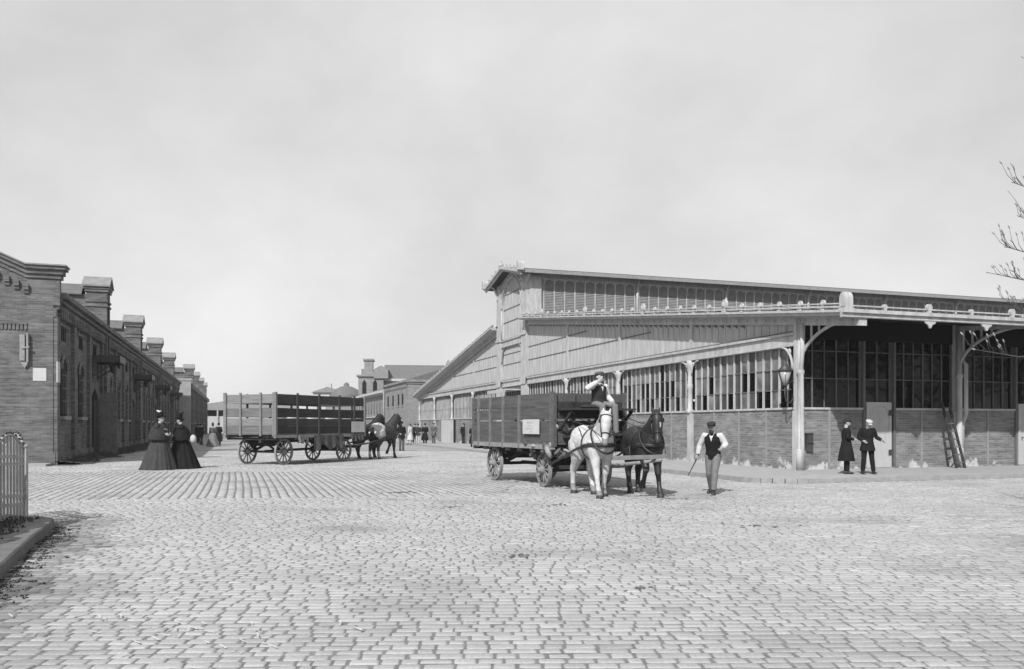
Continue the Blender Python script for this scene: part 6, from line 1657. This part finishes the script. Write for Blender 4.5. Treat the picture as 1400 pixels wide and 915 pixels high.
# ================================================================== trees at the right
def branch(m, p, d, L, r, depth, rng, buds, pull=None, n=5):
    pts = [p]; rad = [r]
    for i in range(n):
        d = (d + V3((rng.gauss(0, .10), rng.gauss(0, .10), rng.gauss(0.03, .10))) + (pull * 0.08 if pull else V3())).normalized()
        p = p + d * L / n; pts.append(p); rad.append(r * (1 - 0.75 * (i + 1) / n))
    m.loft(pts, rad, 5 if depth > 1 else 6)
    if depth == 0:
        buds.append((p, d)); 
        return
    k = 3 if depth > 1 else 4
    for i in range(k):
        q = rng.uniform(0.35, 1.0) if i else 1.0; f = q * n; a = int(min(f, n - 1)); b = pts[a].lerp(pts[a + 1], f - a)
        dd = (d + V3((rng.uniform(-1, 1), rng.uniform(-1, 1), rng.uniform(-0.35, 0.8))) * 0.85).normalized()
        branch(m, b, dd, L * rng.uniform(0.5, 0.72), max(0.0025, r * 0.42), depth - 1, rng, buds, None, 4)
rng = random.Random(12)
t1 = empty('budding_tree', (8.9, 10.6, 0), 0, 'tree just coming into bud, its thin twigs reaching in at the right edge', 'tree')
m = MB(); buds = []
m.loft([(0, 0, -0.1), (0.03, 0, 0.8), (0, 0.05, 2.4), (-0.05, 0, 4.0), (0, 0, 6.0), (0.05, 0, 7.5)], [0.20, 0.15, 0.13, 0.10, 0.06, 0.02], 10); m.build('trunk', 'bark', t1)
m = MB()
def tw(px, py, Y): return V3(((px - 700) / F * Y, Y, CH + (HOR - py) / F * Y)) - V3((8.9, 10.6, 0))
LIMBS = [((-0.02, 0, 2.9), [(1490, 400, 10.3), (1400, 383, 10.0), (1352, 373, 9.9)]), ((-0.02, 0, 3.4), [(1480, 380, 10.2), (1402, 345, 10.0), (1376, 338, 9.9)]), ((0, 0, 2.3), [(1480, 480, 10.4), (1392, 488, 10.2), (1333, 478, 10.1)]),
         ((0, 0, 3.9), [(1500, 300, 10.2), (1420, 262, 10.0), (1386, 250, 9.8)]), ((0, 0, 2.6), [(1500, 440, 10.5), (1402, 430, 10.2), (1372, 408, 10.1)]), ((0, 0, 3.6), [(1500, 330, 10.2), (1425, 310, 10.1), (1394, 296, 10)])]
for b0, path in LIMBS:
    pts = [V3(b0)] + [tw(*q) for q in path]
    m.loft(pts, [0.03, 0.012, 0.0065, 0.003], 6)
    for seg in range(1, 3):
        for _ in range(10 if seg == 2 else 6):
            q = rng.random(); p = pts[seg].lerp(pts[seg + 1], q)
            d = (pts[seg + 1] - pts[seg]).normalized() * 0.5 + V3((rng.uniform(-.3, .1), rng.uniform(-.4, .4), rng.uniform(0.4, 1.0)))
            L = rng.uniform(0.08, 0.3); e = p + d.normalized() * L
            m.loft([p, p.lerp(e, .5) - V3((0.015, 0, 0.02)), e], [0.0038, 0.003, 0.0018], 5); buds.append((e, d.normalized()))
    buds.append((pts[-1], (pts[-1] - pts[-2]).normalized()))
for i in range(16):
    a = rng.uniform(-1.2, 1.9); z = rng.uniform(2.6, 7.2)
    branch(m, V3((0, 0, z)), V3((math.cos(a), math.sin(a), 0.7)).normalized(), rng.uniform(1.2, 2.0), 0.045, 2, rng, buds)
m.build('crown', 'bark', t1)
m = MB()
for p, d in buds:
    if p.x > 1.5 and rng.random() < .5: continue
    m.loft([p - d * 0.01, p + d * 0.015, p + d * 0.032, p + d * 0.045], [0.004, 0.009, 0.007, 0.002], 6)
tag(m.build('buds', 'bud', t1), kind='stuff')
# leafy trees off the right edge: they are what the dark hall glass mirrors
def leafy(name, loc, h, r, label, seed):
    t = empty(name, loc, 0, label, 'tree', 'trees standing out of frame to the right')
    rng = random.Random(seed); m = MB(); buds = []
    m.loft([(0, 0, -0.1), (0.1, 0, h * .25), (-0.1, 0.1, h * .5), (0, 0, h * 0.85)], [0.32, 0.25, 0.17, 0.05], 10)
    for i in range(11):
        a = rng.uniform(0, 6.28); z = rng.uniform(h * .22, h * .75); L = r * rng.uniform(0.6, 1.0)
        m.loft([(0, 0, z), (math.cos(a) * L * .5, math.sin(a) * L * .5, z + L * .35), (math.cos(a) * L, math.sin(a) * L, z + L * .5)], [0.09, 0.05, 0.015], 6)
    m.build('trunk', 'bark', t)
    rr = np.random.default_rng(seed); n = 5200
    c = rr.normal(0, 1, (26, 3)); c /= np.linalg.norm(c, axis=1)[:, None]; c *= rr.uniform(0.35, 0.95, (26, 1)) * np.array([r, r, h * .38]); c[:, 2] += h * 0.58
    k = rr.integers(0, 26, n); p = c[k] + rr.normal(0, r * 0.17, (n, 3))
    a = rr.normal(0, 1, (n, 3)); a /= np.linalg.norm(a, axis=1)[:, None]; b = np.cross(a, rr.normal(0, 1, (n, 3))); b /= np.linalg.norm(b, axis=1)[:, None]
    s = rr.uniform(0.06, 0.16, (n, 1)); V = np.stack([p - a * s, p + b * s * .6, p + a * s, p - b * s * .6], 1).reshape(-1, 3)
    me = bpy.data.meshes.new('crown'); me.from_pydata(V.tolist(), [], [tuple(range(i * 4, i * 4 + 4)) for i in range(n)]); me.materials.append(MATS['leaf'])
    o = bpy.data.objects.new('crown', me); COL.objects.link(o); o.parent = t
for i, (x, y, h, r) in enumerate(((24, 15, 10, 4), (31, 11, 11, 4.5), (38, 17, 12, 5), (30, 3, 12, 4.5), (46, 9, 13, 5), (22, 6.5, 9.5, 3.6), (40, -2, 12, 5), (54, 18, 12, 5))):
    leafy('leafy_tree', (x, y, 0), h, r, 'leafy tree standing on the square beyond the right edge of the view', 50 + i)
